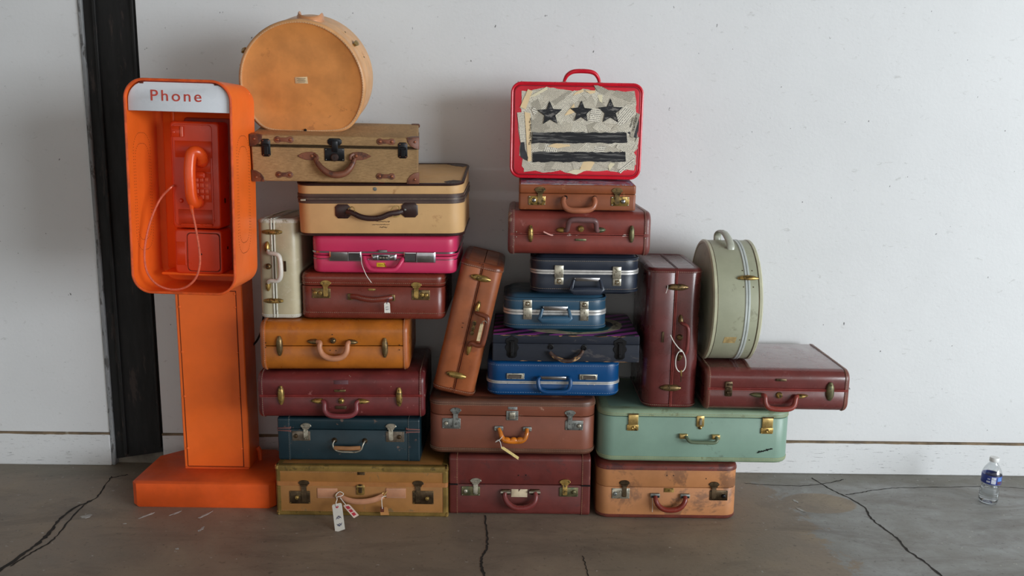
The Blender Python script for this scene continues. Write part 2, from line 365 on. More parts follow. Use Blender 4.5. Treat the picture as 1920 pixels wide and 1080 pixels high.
# ---------------------------------------------------------------- suitcases
def Rz(a): return Matrix.Rotation(a, 4, 'Z')
class Case:
    """front-bottom-centre at (x, yf, z); w x d x h as it stands. turned=True: built lying down, stood on its end."""
    def __init__(s, name, label, x, yf, z, w, d, h, roll=0, pitch=0, yaw=0, turned=False, group=None, cat='suitcase'):
        rot = (Rz(yaw) @ Matrix.Rotation(pitch, 4, 'X') @ Matrix.Rotation(roll, 4, 'Y'))
        loc = Vector((x, yf, z)) + (rot @ Vector((0, d / 2, 0)))
        s.root = thing(name, label, cat, loc, group)
        s.root.rotation_mode = 'YXZ'; s.root.rotation_euler = (pitch, roll, yaw)
        s.W = Matrix.Translation(loc) @ rot
        s.d = d
        if turned:
            s.w, s.h = h, w
            s.N = Matrix(((0, 0, 1, -w / 2), (0, 1, 0, 0), (-1, 0, 0, h / 2), (0, 0, 0, 1)))
        else:
            s.w, s.h = w, h; s.N = Matrix.Identity(4)
        s.M = s.W @ s.N; s.MI = s.M.inverted(); s.turned = turned
    def px(s, px, py, o=0.0):
        """native (x, z) on the front face (pushed out by o) seen at a spot of the photograph"""
        A = s.MI @ CPOS; Dv = (s.MI.to_3x3() @ ray(px, py)); t = (-s.d / 2 - o - A.y) / Dv.y
        p = A + Dv * t; return p.x, p.z
    def P(s, px, py, o=0.0):
        u, z = s.px(px, py, o); return Vector((u, -s.d / 2 - o, z))
    def add(s, name, mb, m, parent=None, kind=None, ang=38):
        return mb.build(name, m, parent or s.root, s.N, ang, kind)
    # --- shells
    def profile_half(s, upper, seam, r, i, gap=.0012, n=7):
        """half of the rounded cross-section (y, z) above / below the seam, inset by i"""
        hy = s.d / 2 - i; r = max(.001, r - i); pts = []
        if upper:
            zt = s.h - i; zs = seam + gap
            pts.append((-hy + .0012, zs)); pts.append((-hy, zs + .0016))
            for k in range(n + 1): a = R(180 - 90 * k / n); pts.append((-hy + r + r * math.cos(a), zt - r + r * math.sin(a)))
            for k in range(n + 1): a = R(90 - 90 * k / n); pts.append((hy - r + r * math.cos(a), zt - r + r * math.sin(a)))
            pts.append((hy, zs + .0016)); pts.append((hy - .0012, zs))
        else:
            zb = i; zs = seam - gap
            pts.append((-hy + .0012, zs)); pts.append((-hy, zs - .0016))
            for k in range(n + 1): a = R(180 + 90 * k / n); pts.append((-hy + r + r * math.cos(a), zb + r + r * math.sin(a)))
            for k in range(n + 1): a = R(270 + 90 * k / n); pts.append((hy - r + r * math.cos(a), zb + r + r * math.sin(a)))
            pts.append((hy, zs - .0016)); pts.append((hy - .0012, zs))
        return pts
    def shell_x(s, m, mb_bind, seam, r=.04, e=.016, bw=.02, out=.0022, thread=THREAD, bind=True, dash=(.0062, .0038, .0011)):
        """lid and body with a rounded cross-section along the width, leather-bound ends"""
        for up, nm in ((True, 'lid'), (False, 'body')):
            mb = MB(); sec = []
            for ins, t in reversed(rnd_edge(e)): sec.append((ins, -s.w / 2 + t))
            for ins, t in rnd_edge(e): sec.append((ins, s.w / 2 - t))
            mb.loft([[(x, y, z) for y, z in s.profile_half(up, seam, r, ins + (out if bind else 0))] for ins, x in sec])
            s.add(nm, mb, m)
        if not bind: return
        for sg in (-1, 1):
            mb = MB(); sec = [(out + .0004, bw), (0, bw - .0015)]
            sec += [(ins, t - out * .6) for ins, t in rnd_edge(e)]
            sec += [(e + .008, -out * .5), (e + .009, .001)]
            loops = []
            for ins, t in sec:
                L = []
                for y, z in s.full_profile(r, ins): L.append((sg * (s.w / 2 - t), y, z))
                loops.append(L)
            mb.loft(loops, False, False); s.add('end_binding', mb, mb_bind)
            for off, nm in ((.004, 0),):
                P, Nn = s.front_profile(r, 0)
                P = [Vector((sg * (s.w / 2 - bw + off), y, z)) for y, z in P]; Nn = [Vector((0, a, b)) for a, b in Nn]
                st = MB()
                for p, t, nv in along(P, Nn, dash[0]): st.dash(p, t, nv, dash[1], dash[2], .0006)
                s.add('stitching', st, thread, kind='stuff')
    def full_profile(s, r, i, n=8):
        hy, r = s.d / 2 - i, max(.001, r - i); z0, z1 = i, s.h - i; out = []
        for cy, cz, a0 in ((hy - r, z1 - r, 0), (-hy + r, z1 - r, 90), (-hy + r, z0 + r, 180), (hy - r, z0 + r, 270)):
            for k in range(n + 1): a = R(a0 + 90 * k / n); out.append((cy + r * math.cos(a), cz + r * math.sin(a)))
        return out
    def front_profile(s, r, i, n=10):
        hy, r = s.d / 2 - i, r - i; z0, z1 = i, s.h - i
        P = [(.1 * s.d, z0)]; Q = [(0, -1)]
        for k in range(n + 1): a = R(270 - 90 * k / n); P.append((-hy + r + r * math.cos(a), z0 + r + r * math.sin(a))); Q.append((math.cos(a), math.sin(a)))
        for k in range(n + 1): a = R(180 - 90 * k / n); P.append((-hy + r + r * math.cos(a), z1 - r + r * math.sin(a))); Q.append((math.cos(a), math.sin(a)))
        P.append((.3 * s.d, z1)); Q.append((0, 1)); return P, Q
    def ring(s, rc, i, z, n=6):
        return [(x, y, z) for (x, y), _ in rrect(s.w / 2 - i, s.d / 2 - i, rc - i, n)]
    def shell_z(s, m, seam, rc=.04, e=.012, e2=None, bulge=(0, 0), gap=.0012, m_lid=None, z0=0., z1=None, wedge=0.):
        """lid and body with corners rounded in plan, seam all round; optional puffed panels"""
        z1 = s.h if z1 is None else z1; e2 = e2 or e
        wz = lambda L: [(x, y, z + wedge * (y + s.d / 2) / s.d) for x, y, z in L]
        mb = MB(); L = [s.ring(rc, .0015, seam + gap), s.ring(rc, 0, seam + gap + .002)]
        L += [wz(s.ring(rc, i, z1 - t)) for i, t in rnd_edge(e)]
        if bulge[1]: L += [wz(s.ring(rc, e + k * .06 * s.d, z1 + bulge[1] * q)) for k, q in ((.15, .25), (.6, .65), (1.4, .92), (2.6, 1.))]
        mb.loft(L); s.add('lid', mb, m_lid or m)
        mb = MB(); L = [s.ring(rc, .0015, seam - gap), s.ring(rc, 0, seam - gap - .002)]
        L += [s.ring(rc, i, z0 + t) for i, t in rnd_edge(e2)]
        if bulge[0]: L += [s.ring(rc, e + k * .06 * s.d, z0 - bulge[0] * q) for k, q in ((.15, .25), (.6, .65), (1.4, .92), (2.6, 1.))]
        mb.loft(L); s.add('body', mb, m)
    def band(s, name, m, za, zb, rc, out=.0014, e=.0008, parent=None):
        mb = MB(); mb.loft([s.ring(rc, .0005, za), s.ring(rc, -out, za + e), s.ring(rc, -out, zb - e), s.ring(rc, .0005, zb)], False, False)
        return s.add(name, mb, m, parent)
    def rim(s, name, m, top, rc, e, hgt, out=.0016, over=.02):
        """binding that wraps the upper (top) or lower edge of a shell_z"""
        zz = (lambda t: s.h - t) if top else (lambda t: t)
        sec = [(.0004, hgt), (-out, hgt - .001)] + [(i - out * .8, t - out * .1) for i, t in rnd_edge(e)] + [(e + over, -out * .1), (e + over + .001, .0007)]
        mb = MB(); mb.loft([s.ring(rc, i, zz(t)) for i, t in sec], False, False); return s.add(name, mb, m)
    def stitch_z(s, z, rc, out, thread=THREAD, dash=(.0065, .004, .0010), side=.6):
        q = rrect(s.w / 2 + out, s.d / 2 + out, rc + out, 6); P = []; Nn = []
        seq = q[21:28] + q[0:7]
        P.append(Vector((-s.w / 2 - out, -s.d / 2 + side * s.d, z))); Nn.append(Vector((-1, 0, 0)))
        for (x, y), (a, b) in seq: P.append(Vector((x, y, z))); Nn.append(Vector((a, b, 0)))
        P.append(Vector((s.w / 2 + out, -s.d / 2 + side * s.d, z))); Nn.append(Vector((1, 0, 0)))
        st = MB()
        for p, t, nv in along(P, Nn, dash[0]): st.dash(p, t, nv, dash[1], dash[2], .0006)
        s.add('stitching', st, thread, kind='stuff')
    # --- hardware
    def oval_latch(s, px, py, m, L=.062, wd=.021):
        u, z = s.px(px, py); mb = MB(); K = 9; loops = []
        for i in range(K):
            t = -1 + 2 * i / (K - 1); k = max(.24, (1 - abs(t) ** 3.4)) ** .7
            loops.append([(u + wd / 2 * k * math.cos(a), -s.d / 2 - .011 * k * max(0, math.sin(a)) ** .8 + .0006, z + L / 2 * t) for a in (math.pi * j / 8 for j in range(9))])
        mb.loft(loops); o = s.add('latch', mb, m)
        for tz in (-.42, .42):
            s.add('rivet', MB().lathe((u, -s.d / 2 - .0075, z + L * tz * .86), (0, -1, 0), [(.0018, 0), (.0014, .0012)], 8), BRASS_DARK, o)
        return o
    def bullet(s, base, tip, m, wd=.017):
        a, b = s.P(*base), s.P(*tip); d = b - a; side = Vector((0, -1, 0)).cross(d).normalized(); mb = MB(); loops = []
        for t, k in ((0, .8), (.06, 1), (.35, 1), (.65, .85), (.85, .55), (1, .15)):
            c = a + d * t
            loops.append([c + side * (wd / 2 * k * math.cos(q)) + Vector((0, -1, 0)) * (.012 * k * math.sin(q) - .0005) for q in (math.pi * j / 8 for j in range(9))])
        mb.loft(loops); o = s.add('handle_mount', mb, m)
        mb = MB().cyl(a + Vector((0, -.005, 0)) - d.normalized() * .004, a + Vector((0, -.005, 0)) + d.normalized() * .003, .0052, .0058)
        s.add('ferrule', mb, m, o); return o
    def lock(s, px, py, m, r=.010):
        u, z = s.px(px, py); p = (u, -s.d / 2 + .0005, z)
        o = s.add('lock', MB().lathe(p, (0, -1, 0), [(r, 0), (r, .003), (r * .86, .006), (r * .45, .0085), (r * .4, .0075)]), m)
        s.add('keyhole', MB().box((u, -s.d / 2 - .0078, z - .0008), (.0022, .0014, .0062)), HOLE, o); return o
    def handle(s, pts, r, m, rb=None, k=5, smooth=True, name='handle', n=12):
        """pts: (px, py, stand-off)"""
        P = [s.P(a, b, o) for a, b, o in pts]
        P = smooth_path(P, k) if smooth else P
        M_ = len(P) - 1
        if isinstance(r, (list, tuple)): rr = [r[0] + (r[1] - r[0]) * math.sin(math.pi * i / M_) ** .8 for i in range(M_ + 1)]
        else: rr = [r] * (M_ + 1)
        rb_ = None if rb is None else [rb] * (M_ + 1)
        return s.add(name, MB().tube(P, rr, (0, 1, 0), rb_, n), m)
    def quad(s, x0, y0, x1, y1, o0, o1, m, name, parent=None, ch=0., bev=.0005):
        """raised rectangular plate between two photo corners"""
        (u0, z1), (u1, z0) = s.px(x0, y0), s.px(x1, y1)
        u0, u1 = min(u0, u1), max(u0, u1); z0, z1 = min(z0, z1), max(z0, z1)
        c = ch
        poly = [(u0 + c, z0), (u1 - c, z0), (u1, z0 + c), (u1, z1 - c), (u1 - c, z1), (u0 + c, z1), (u0, z1 - c), (u0, z0 + c)] if c else [(u0, z0), (u1, z0), (u1, z1), (u0, z1)]
        o = s.add(name, MB().plate(poly, -s.d / 2 - o0, -s.d / 2 - o1, bev), m, parent)
        o_uz = (u0, u1, z0, z1); return o, o_uz
    def screws(s, uz, o, m, parent, inset=.003, r=.0016):
        u0, u1, z0, z1 = uz; me = None
        for u in (u0 + inset, u1 - inset):
            for z in (z0 + inset, z1 - inset):
                s.add('screw', MB().lathe((u, -s.d / 2 - o, z), (0, -1, 0), [(r, 0), (r * .9, .0006), (r * .3, .001)], 8), m, parent)
    def draw_latch(s, fan, rect, knobs, mp, mh=None, mk=None, fw=.02):
        fw *= 1.65
        """spring latch: plate on the body, fan-shaped hinge on the lid, hasp strap between, push knobs"""
        mh = mh or mp; mk = mk or mp; f = -s.d / 2
        pl, uz = s.quad(*rect, -.0005, .0024, mp, 'latch', ch=.0015); s.screws(uz, .0022, mk, pl)
        fu, fz = s.px(*fan); u0, u1, z0, z1 = uz
        poly = [(fu - fw * .27, fz - .009), (fu + fw * .27, fz - .009)] + [(fu + fw / 2 * math.cos(a), fz - .0015 + .0105 * math.sin(a)) for a in (math.pi * j / 8 for j in range(9))]
        h = s.add('hasp_hinge', MB().plate(poly, f + .0005, f - .0026), mh, pl)
        s.add('hinge_pin', MB().cyl((fu - fw * .3, f - .0036, fz - .008), (fu + fw * .3, f - .0036, fz - .008), .0028), mh, pl)
        zb = z0 + (z1 - z0) * .16; sw = fw * .21
        poly = [(fu - sw, fz - .008), (fu - sw, zb + .003), (fu - sw * .6, zb), (fu + sw * .6, zb), (fu + sw, zb + .003), (fu + sw, fz - .008)]
        s.add('hasp', MB().plate(poly, f - .0020, f - .0052, .0009), mh, pl)
        for k in knobs:
            u, z = s.px(*k)
            s.add('lock_button', MB().lathe((u, f - .002, z), (0, -1, 0), [(.0072, 0), (.0072, .0015), (.0058, .0046), (.0024, .006), (.0018, .0052)], 14), mk, pl)
        return pl
    def dots(s, pts, r, m, name='rivet'):
        for a, b in pts:
            u, z = s.px(a, b); s.add(name, MB().lathe((u, -s.d / 2 + .0003, z), (0, -1, 0), [(r, 0), (r * .85, .0008), (r * .3, .0013)], 8), m)
    def pline(s, pts, r, m, name, parent=None, off=.002, k=5, up=(0, 1, 0)):
        P = smooth_path([s.P(*p) if len(p) == 3 else s.P(*p, off) for p in pts], k)
        return s.add(name, MB().tube(P, r, up, None, 6), m, parent)
    def streamline(s, ovals, bl, brr, lockpx, m1, m2=None, L=.062, wd=.021):
        for i, (a, b) in enumerate(ovals): s.oval_latch(a, b, m1 if not m2 else (m1, m2)[i], L, wd)
        s.bullet(*bl, m1); s.bullet(*brr, m2 or m1)
        if lockpx: s.lock(*lockpx, m1)

GRP = 'vintage suitcases stacked against the white wall'
def case(*a, **k): return Case(*a, group=GRP, **k)

# ---- gold trunk case
c = gold = case('suitcase', 'gold-brown suitcase with brass-bound edges and a white airline tag, lowest beside the orange booth', -.503, -.409, 0, .556, .36, .172)
GM = mat('golden vinyl', (150, 102, 52), .5, 0, .16, 7, .2, 500, scuff=((118, 96, 62), .28, 14))
GE = mat('olive brass edging', (132, 106, 54), .4, .35, .25, 20, scuff=((92, 76, 40), .34, 40)); GB = leather('tan leather strap', (182, 128, 96), .55)
_, zs = c.px(680, 908)
c.shell_z(GM, zs, .008, .006)
for top in (True, False): c.rim('edge_trim', GE, top, .008, .006, .020 if top else .015, .0018, .012)
c.stitch_z(c.h - .0225, .008, .0008, THREAD_TAN, side=.3); c.stitch_z(.0175, .008, .0008, THREAD_TAN, side=.3)
b_ = c.band('seam_strap', leather('tan vinyl strap', (160, 104, 56), .5), zs - .008, zs + .008, .008, .0011)
for sg in (-1, 1):
    for za, zb in ((.014, zs - .0085), (zs + .0085, c.h - .019)):
        x0 = sg * (c.w / 2 - .014); x1 = sg * (c.w / 2 + .0016); y = -c.d / 2
        poly = [(x0, y - .0016), (x1 - sg * .006, y - .0016), (x1, y + .0045), (x1, y + .02), (x1 - sg * .003, y + .02), (x1 - sg * .003, y + .004), (x0, y + .001)]
        c.add('edge_trim', MB().loft([[(a, q, z) for a, q in poly] for z in (za, zb)]), GE)
    for z0, z1 in ((0, .016), (c.h - .016, c.h)):
        mb = MB(); mb.box((sg * (c.w / 2 - .004), -c.d / 2 + .008, (z0 + z1) / 2), (.014, .021, z1 - z0 + .004), .005); c.add('corner_cap', mb, BRASS)
c.draw_latch((570, 905), (543, 920, 582, 944), [(557, 932)], BRONZE, BRONZE, BRASS, .023)
c.draw_latch((784, 906), (774, 920, 813, 945), [(801, 934)], BRONZE, BRONZE, BRASS, .023)
pl, uz = c.quad(668, 908, 684, 928, 0, .003, BRASS, 'clasp', ch=.004)
u, z = c.px(676, 911); c.add('clasp_tongue', MB().box((u, -c.d / 2 - .005, z - .008), (.012, .006, .03), .002), BRONZE, pl)
c.add('clasp_button', MB().cyl((u - .010, -c.d / 2 - .004, z), (u + .010, -c.d / 2 - .004, z), .0045), BRASS_BRIGHT, pl)
for q in ((595, 915, 633, 934), (724, 915, 761, 934)):
    t_, uz = c.quad(*q, 0, .0025, GB, 'handle_tab', ch=.001)
    st = MB()
    u0, u1, z0, z1 = uz
    for zz in (z0 + .003, z1 - .003):
        for p, t, nv in along([Vector((u0 + .002, -c.d / 2 - .0025, zz)), Vector((u1 - .002, -c.d / 2 - .0025, zz))], [Vector((0, -1, 0))] * 2, .0042): st.dash(p, t, nv, .0026, .0009, .0005)
    c.add('stitching', st, THREAD, t_, 'stuff')
c.handle([(632, 927, .006), (645, 935, .016), (662, 940, .021), (682, 940.5, .022), (702, 937, .02), (719, 930, .012)], .0095, GB, .005)
c.pline([(719, 924, .003), (709, 931, .014), (716, 934, .016), (726, 921, .006)], .0013, BRASS_BRIGHT, 'handle_ring')
c.pline([(632, 923, .003), (628, 930, .008), (634, 934, .012), (638, 926, .006)], .0013, BRASS, 'handle_ring')
c.quad(670, 885, 684, 890.5, 0, .0016, BRONZE, 'nameplate'); c.dots([(587, 905), (768, 906)], .0016, HOLE)

# ---- teal
c = case('suitcase', 'dark teal suitcase with a tan grip, between the gold-brown trunk and a wide maroon suitcase', -.549, -.372, .1735, .462, .33, .1465)
TM = mat('teal leatherette', (19, 42, 50), .42, 0, .2, 8, .3, 480, scuff=((110, 86, 74), .22, 26)); TC = mat('teal end leather', (17, 40, 49), .38, 0, .2, 8, .25, 480, scuff=((96, 72, 66), .29, 22))
_, zs = c.px(655, 806); c.shell_x(TM, TC, zs, .010, .005, .040, .0010, mat('grey thread', (120, 116, 104), .8), dash=(.006, .0035, .0010))
RED_T = leather('reddish leather tab', (104, 66, 62), .5)
for sg in (-1, 1):
    for dz in (.006, -.006):
        x0, x1 = sg * (c.w / 2 - .044), sg * (c.w / 2 + .001)
        c.add('seam_tab', MB().plate([(x0, zs + dz * .4), (x0, zs + dz * 1.7), (x0 + sg * .006, zs + dz * 1.2), (x1, zs + dz * .9), (x1, zs + dz * .3)], -c.d / 2 + .0005, -c.d / 2 - .0022), RED_T)
PLT = mat('tarnished grey plate', (116, 104, 90), .45, .5, .3, 50)
c.draw_latch((573.5, 798), (548, 808, 582, 826), [(555, 817)], PLT, STEEL, BRONZE, .021)
c.draw_latch((733, 799), (724, 809, 758, 828.5), [(749, 819)], PLT, STEEL, BRONZE, .021)
for q in ((627, 825.5), (684, 826.5)):
    u, z = c.px(*q); c.add('handle_mount', MB().lathe((u, -c.d / 2 + .0005, z), (0, -1, 0), [(.009, 0), (.0085, .003), (.006, .008), (.003, .011)]), BRONZE)
h = c.handle([(627, 826, .008), (624, 833, .016), (627, 842, .02), (636, 846.5, .021), (652, 847.5, .022), (668, 847.5, .021), (677, 843, .02), (681, 833, .016), (684, 827, .008)], .0026, STEEL, None, 5)
P = [c.P(*q) for q in ((627, 840, .019), (640, 840.5, .0215), (655, 841, .022), (676, 840, .019))]
c.add('grip', MB().tube(smooth_path(P, 5), .0072, (0, 1, 0), .0045, 12), leather('tan leather grip', (150, 104, 66), .5), h)

# ---- streamline maroon, wide, left stack
MAR = leather('maroon leather', (100, 38, 38), .38, .2, ((150, 92, 88), .25, 30)); MARB = leather('maroon binding', (92, 34, 36), .36, .15, ((150, 120, 112), .3, 40))
def piping(c, seam, m, r=.0016):
    x = c.w / 2
    for dz in (.0022, -.0022):
        mb = MB().tube([(-x + .006, -c.d / 2 - .0002, seam + dz), (0, -c.d / 2 - .0002, seam + dz), (x - .006, -c.d / 2 - .0002, seam + dz)], r, (0, 1, 0), None, 6)
        c.add('seam_piping', mb, m)
c = case('suitcase', 'wide maroon suitcase with greenish oval latches, just beneath the amber suitcase', -.566, -.388, .321, .532, .36, .1555, yaw=.04)
_, zs = c.px(640, 742.5); c.shell_x(MAR, MARB, zs, .036, .014, .018); piping(c, zs, leather('red piping', (132, 46, 42), .4))
c.streamline([(527, 741), (748.5, 744)], ((606, 752), (583, 751.5)), ((671, 752), (693, 753)), (640, 751.5), BRASS)
c.handle([(604, 752.5, .006), (608, 756, .012), (609, 770, .018), (618, 778.5, .02), (638, 780.5, .021), (658, 779, .02), (668, 770.5, .018), (668, 757, .012), (672, 752.5, .006)], (.0065, .0085), leather('maroon handle', (120, 52, 56), .36))
c.quad(629, 761, 650, 767, 0, .002, BRONZE, 'nameplate', ch=.001); c.quad(627, 730.5, 648, 735, 0, .0016, BRASS_DARK, 'nameplate', ch=.001)
c.quad(627, 713, 653, 720.5, 0, .0008, mat('faded patch', (92, 56, 62), .5), 'faded_label'); c.dots([(639, 717), (655, 704), (657, 706), (733, 725)], .0012, THREAD)

# ---- amber
c = case('suitcase', 'amber-tan suitcase with a looped leather handle and bronze oval latches, carrying the upright cream suitcase', -.585, -.384, .478, .468, .34, .1655, yaw=.05)
AM = leather('amber leather', (172, 98, 30), .33, .16, ((170, 96, 38), .34, 10)); AMB = leather('amber binding', (168, 92, 46), .34)
_, zs = c.px(628, 649); c.shell_x(AM, AMB, zs, .038, .014, .017)
c.streamline([(524, 648.5), (721.5, 652)], ((594, 640.5), (576, 640)), ((654, 641), (671, 642)), (624, 638.5), BRASS_DARK, L=.064)
c.handle([(594, 641, .006), (600, 642.5, .012), (599, 652, .017), (604, 664, .02), (615, 671, .021), (628, 672.5, .022), (642, 669, .021), (650, 659, .019), (652, 645, .014), (655, 641.5, .006)], (.0065, .0095), leather('pinkish tan handle', (186, 126, 92), .4))
c.dots([(623, 627.5), (619, 657), (630, 657.5), (498, 643), (498, 651.5), (749, 647), (749, 656)], .0018, HOLE)

# ---- cream upright
c = case('suitcase', 'upright cream-white suitcase with a white handle, standing on the amber suitcase', -.764, -.352, .6448, .131, .33, .318, turned=True)
CV = mat('cream linen vinyl', (182, 172, 142), .42, 0, .12, 6, .3, 700, scuff=((194, 186, 160), .34, 14)); CVB = mat('white vinyl binding', (205, 204, 190), .35, 0, .12, 14, scuff=((150, 140, 112), .33, 30))
_, zs = c.px(514, 500); c.shell_x(CV, CVB, zs, .030, .012, .013, .0018, THREAD_TAN)
for dz in (.0045, -.0045):
    c.add('seam_piping', MB().tube([(-c.w / 2 + .003, -c.d / 2 - .0004, zs + dz), (c.w / 2 - .003, -c.d / 2 - .0004, zs + dz)], .0027, (0, 1, 0), .002, 8), CVB)
for sg in (-1,):
    for dz in (.0045, -.0045):
        c.add('seam_piping', MB().tube([(sg * (c.w / 2 + .0012), -c.d / 2 + .004, zs + dz), (sg * (c.w / 2 + .0012), c.d / 2 - .03, zs + dz)], .0022, (1, 0, 0), .0016, 8), CVB)
    for z in (.022, c.h - .022):
        c.add('top_piping', MB().tube([(sg * (c.w / 2 + .001), -c.d / 2 + .026, z), (sg * (c.w / 2 + .001), c.d / 2 - .03, z)], .0012, (1, 0, 0), None, 6), CVB)
c.streamline([(510.5, 435), (513, 564)], ((501, 468.5), (501.5, 452.5)), ((503, 531), (503, 546)), None, BRASS, L=.063, wd=.017)
c.lock(503.5, 499.5, BRASS_DARK, .0095)
c.handle([(502, 470, .006), (505, 474.5, .014), (515, 476, .02), (523.5, 481, .024), (526.5, 500, .025), (526, 519, .024), (520, 526.5, .021), (506, 526.5, .014), (503, 530, .006)], (.0055, .0075), mat('white plastic handle', (214, 210, 198), .3, 0, .08, 20, scuff=((196, 156, 96), .27, 24)))
c.quad(532, 489.5, 537, 509, 0, .0018, BRONZE, 'nameplate', ch=.001)

# ---- reddish brown, with the small price tag
c = brown = case('suitcase', 'glossy reddish-brown suitcase with square brass latches and a tiny white price tag', -.466, -.352, .6448, .459, .33, .1475)
BM = leather('red-brown leather', (112, 46, 34), .3, .12, None, .15)
_, zs = c.px(700, 537); c.shell_z(BM, zs, .030, .014, wedge=.0135)
c.rim('edge_binding', BM, False, .030, .014, .020, .0012)
c.stitch_z(c.h - .030, .030, .0008, THREAD, side=.35); c.stitch_z(.021, .030, .0008, THREAD, side=.35); c.stitch_z(c.h - .015, .03, .0004, THREAD, (.004, .0028, .0006), .35)
c.draw_latch((610.5, 530.5), (585, 540, 620, 559), [(601, 549), (592, 549)], BRASS_DARK, BRASS, BRASS, .021)
c.draw_latch((780.5, 534), (772, 543.5, 806, 562.5), [(791.5, 552.5), (799.5, 553)], BRASS_DARK, BRASS, BRASS, .021)
for q in ((652, 550, 662, 562), (731, 552, 741, 564)):
    pl, uz = c.quad(*q, 0, .006, BRASS_DARK, 'handle_mount', ch=.002); c.screws(uz, .006, BRASS, pl, .0035, .0014)
h = c.handle([(658, 556, .008), (667, 556.5, .014), (680, 560, .019), (698, 562.5, .021), (716, 561, .019), (728, 559.5, .014), (735, 558, .008)], .0085, BM, .0045)
st = MB()
P = smooth_path([c.P(*q) for q in ((668, 555, .0195), (680, 558.5, .0245), (698, 561, .0265), (716, 559.5, .0245), (727, 558, .019))], 6)
for p, t, nv in along(P, [Vector((0, -1, 0))] * len(P), .006): st.dash(p, t, nv, .0038, .0009, .0006)
c.add('stitching', st, THREAD, h, 'stuff')
c.quad(690.5, 541, 704, 545, 0, .0018, BRASS, 'nameplate', ch=.001)

# ---- pink
c = pink = case('suitcase', 'bright pink hard suitcase with chrome latches and a yellow sticker, under the beige case', -.4255, -.362, .7950, .457, .34, .1185, pitch=.045)
PM = mat('pink hard plastic', (200, 52, 94), .34, 0, .06, 5, .12, 600)
_, z1 = c.px(700, 473); _, z2 = c.px(700, 486)
c.shell_z(PM, (z1 + z2) / 2, .034, .012)
c.band('chrome_trim', CHROME, z1 - .0032, z1 + .0032, .034, .004); c.band('chrome_trim', CHROME, z2 - .0016, z2 + .0016, .034, .0028)
for (x0, y0, x1, y1, fl) in ((618, 470.5, 678, 489.5, 1), (758, 471.5, 817, 492, -1)):
    pl, uz = c.quad(x0, y0, x1, y1, .001, .010, CHROME, 'latch', ch=.0015, bev=.0035)
    u0, u1, za, zb = uz; um = (u0 * .4 + u1 * .6) if fl > 0 else (u0 * .6 + u1 * .4)
    c.add('latch_slide', MB().box(((um + (u1 if fl > 0 else u0)) / 2, -c.d / 2 - .0105, (za + zb) / 2), (abs((u1 if fl > 0 else u0) - um) * .9, .003, (zb - za) * .72), .001), mat('dark chrome', (120, 122, 126), .2, 1), pl)
    c.add('latch_bar', MB().box((um, -c.d / 2 - .0112, (za + zb) / 2), (.003, .004, (zb - za) * .95), .0008), CHROME, pl)
pl, uz = c.quad(697, 476, 744, 488, .001, .009, CHROME, 'lock', ch=.001, bev=.002)
for q in ((699, 477.5, 710, 486.5), (731, 477.5, 742, 486.5)): c.quad(*q, .008, .0125, CHROME, 'lock_button', pl, .001, .0015)
o_, uz = c.quad(712, 478, 729, 486.5, .008, .0105, mat('dark lock window', (60, 62, 66), .25, .8), 'lock_dial_window', pl)
for i in range(3):
    u = uz[0] + (uz[1] - uz[0]) * (i + .5) / 3
    c.add('lock_dial', MB().cyl((u - .0035, -c.d / 2 - .009, (uz[2] + uz[3]) / 2), (u + .0035, -c.d / 2 - .009, (uz[2] + uz[3]) / 2), .004), STEEL, pl)
c.quad(710, 468.5, 726, 472, .001, .007, STEEL_GREY, 'nameplate')
c.handle([(683, 482, .006), (684.5, 489, .013), (690, 500, .02), (698, 505.5, .022), (718, 506.5, .023), (738, 506, .022), (746, 500.5, .02), (753, 490, .013), (755, 485, .006)], (.0062, .0075), PM)
st_, _ = c.quad(706, 492.5, 722, 500.5, 0, .0008, mat('yellow sticker', (238, 200, 40), .5, 0, .05), 'sticker')
(u0, za), (u1, zb) = c.px(722, 500.5), c.px(727, 493)
c.add('peeled_corner', MB().add([(u0, -c.d / 2 - .0008, za), (u0 + .006, -c.d / 2 - .006, za + .001), (u0 - .001, -c.d / 2 - .004, zb), (u0 - .001, -c.d / 2 - .0008, zb)], [(0, 1, 2, 3)]), mat('sticker back', (210, 180, 70), .6), st_)
for i in range(2):
    c.quad(709, 495 + i * 2.4, 719 + i, 496 + i * 2.4, .0007, .0011, HOLE, 'print_line', st_)

# ---- beige soft bag
c = cream = case('suitcase', 'beige soft-sided suitcase with dark brown piping and zip band', -.432, -.385, .9165, .516, .36, .1630, pitch=.06, roll=R(-.5))
CR_ = mat('beige canvas vinyl', (204, 162, 110), .55, 0, .08, 5, .25, 600, scuff=((176, 130, 82), .24, 7)); DK = leather('dark brown leather', (52, 32, 30), .32)
WEDGE = .026
_, za = c.px(705, 363.5); _, zb = c.px(705, 382)
c.shell_z(CR_, (za + zb) / 2, .045, .012, wedge=WEDGE)
zb_ = c.band('zip_band', mat('brown zip tape', (62, 44, 40), .5, 0, .15, 30, .3, 500), min(za, zb), max(za, zb), .045, .0022)
zm = (za + zb) / 2
c.band('zip_teeth', mat('zip teeth', (96, 82, 72), .4, .3, .2, 90), zm - .0028, zm + .0028, .045, .0036)
for dz in (.0125, -.0125, .009, -.009): c.stitch_z(zm + dz, .045, .0022, mat('brown thread', (140, 116, 98), .8), (.0046, .0028, .0009), .9)
for top in (0, 1):
    q = rrect(c.w / 2 - .002, c.d / 2 - .002, .044, 8)
    zz = lambda y: (c.h - .003 + WEDGE * (y + c.d / 2) / c.d) if top else .0045
    c.add('piping', MB().tube([(x, y, zz(y)) for (x, y), _ in q], .0048, (0, 0, 1), None, 8, True), DK)
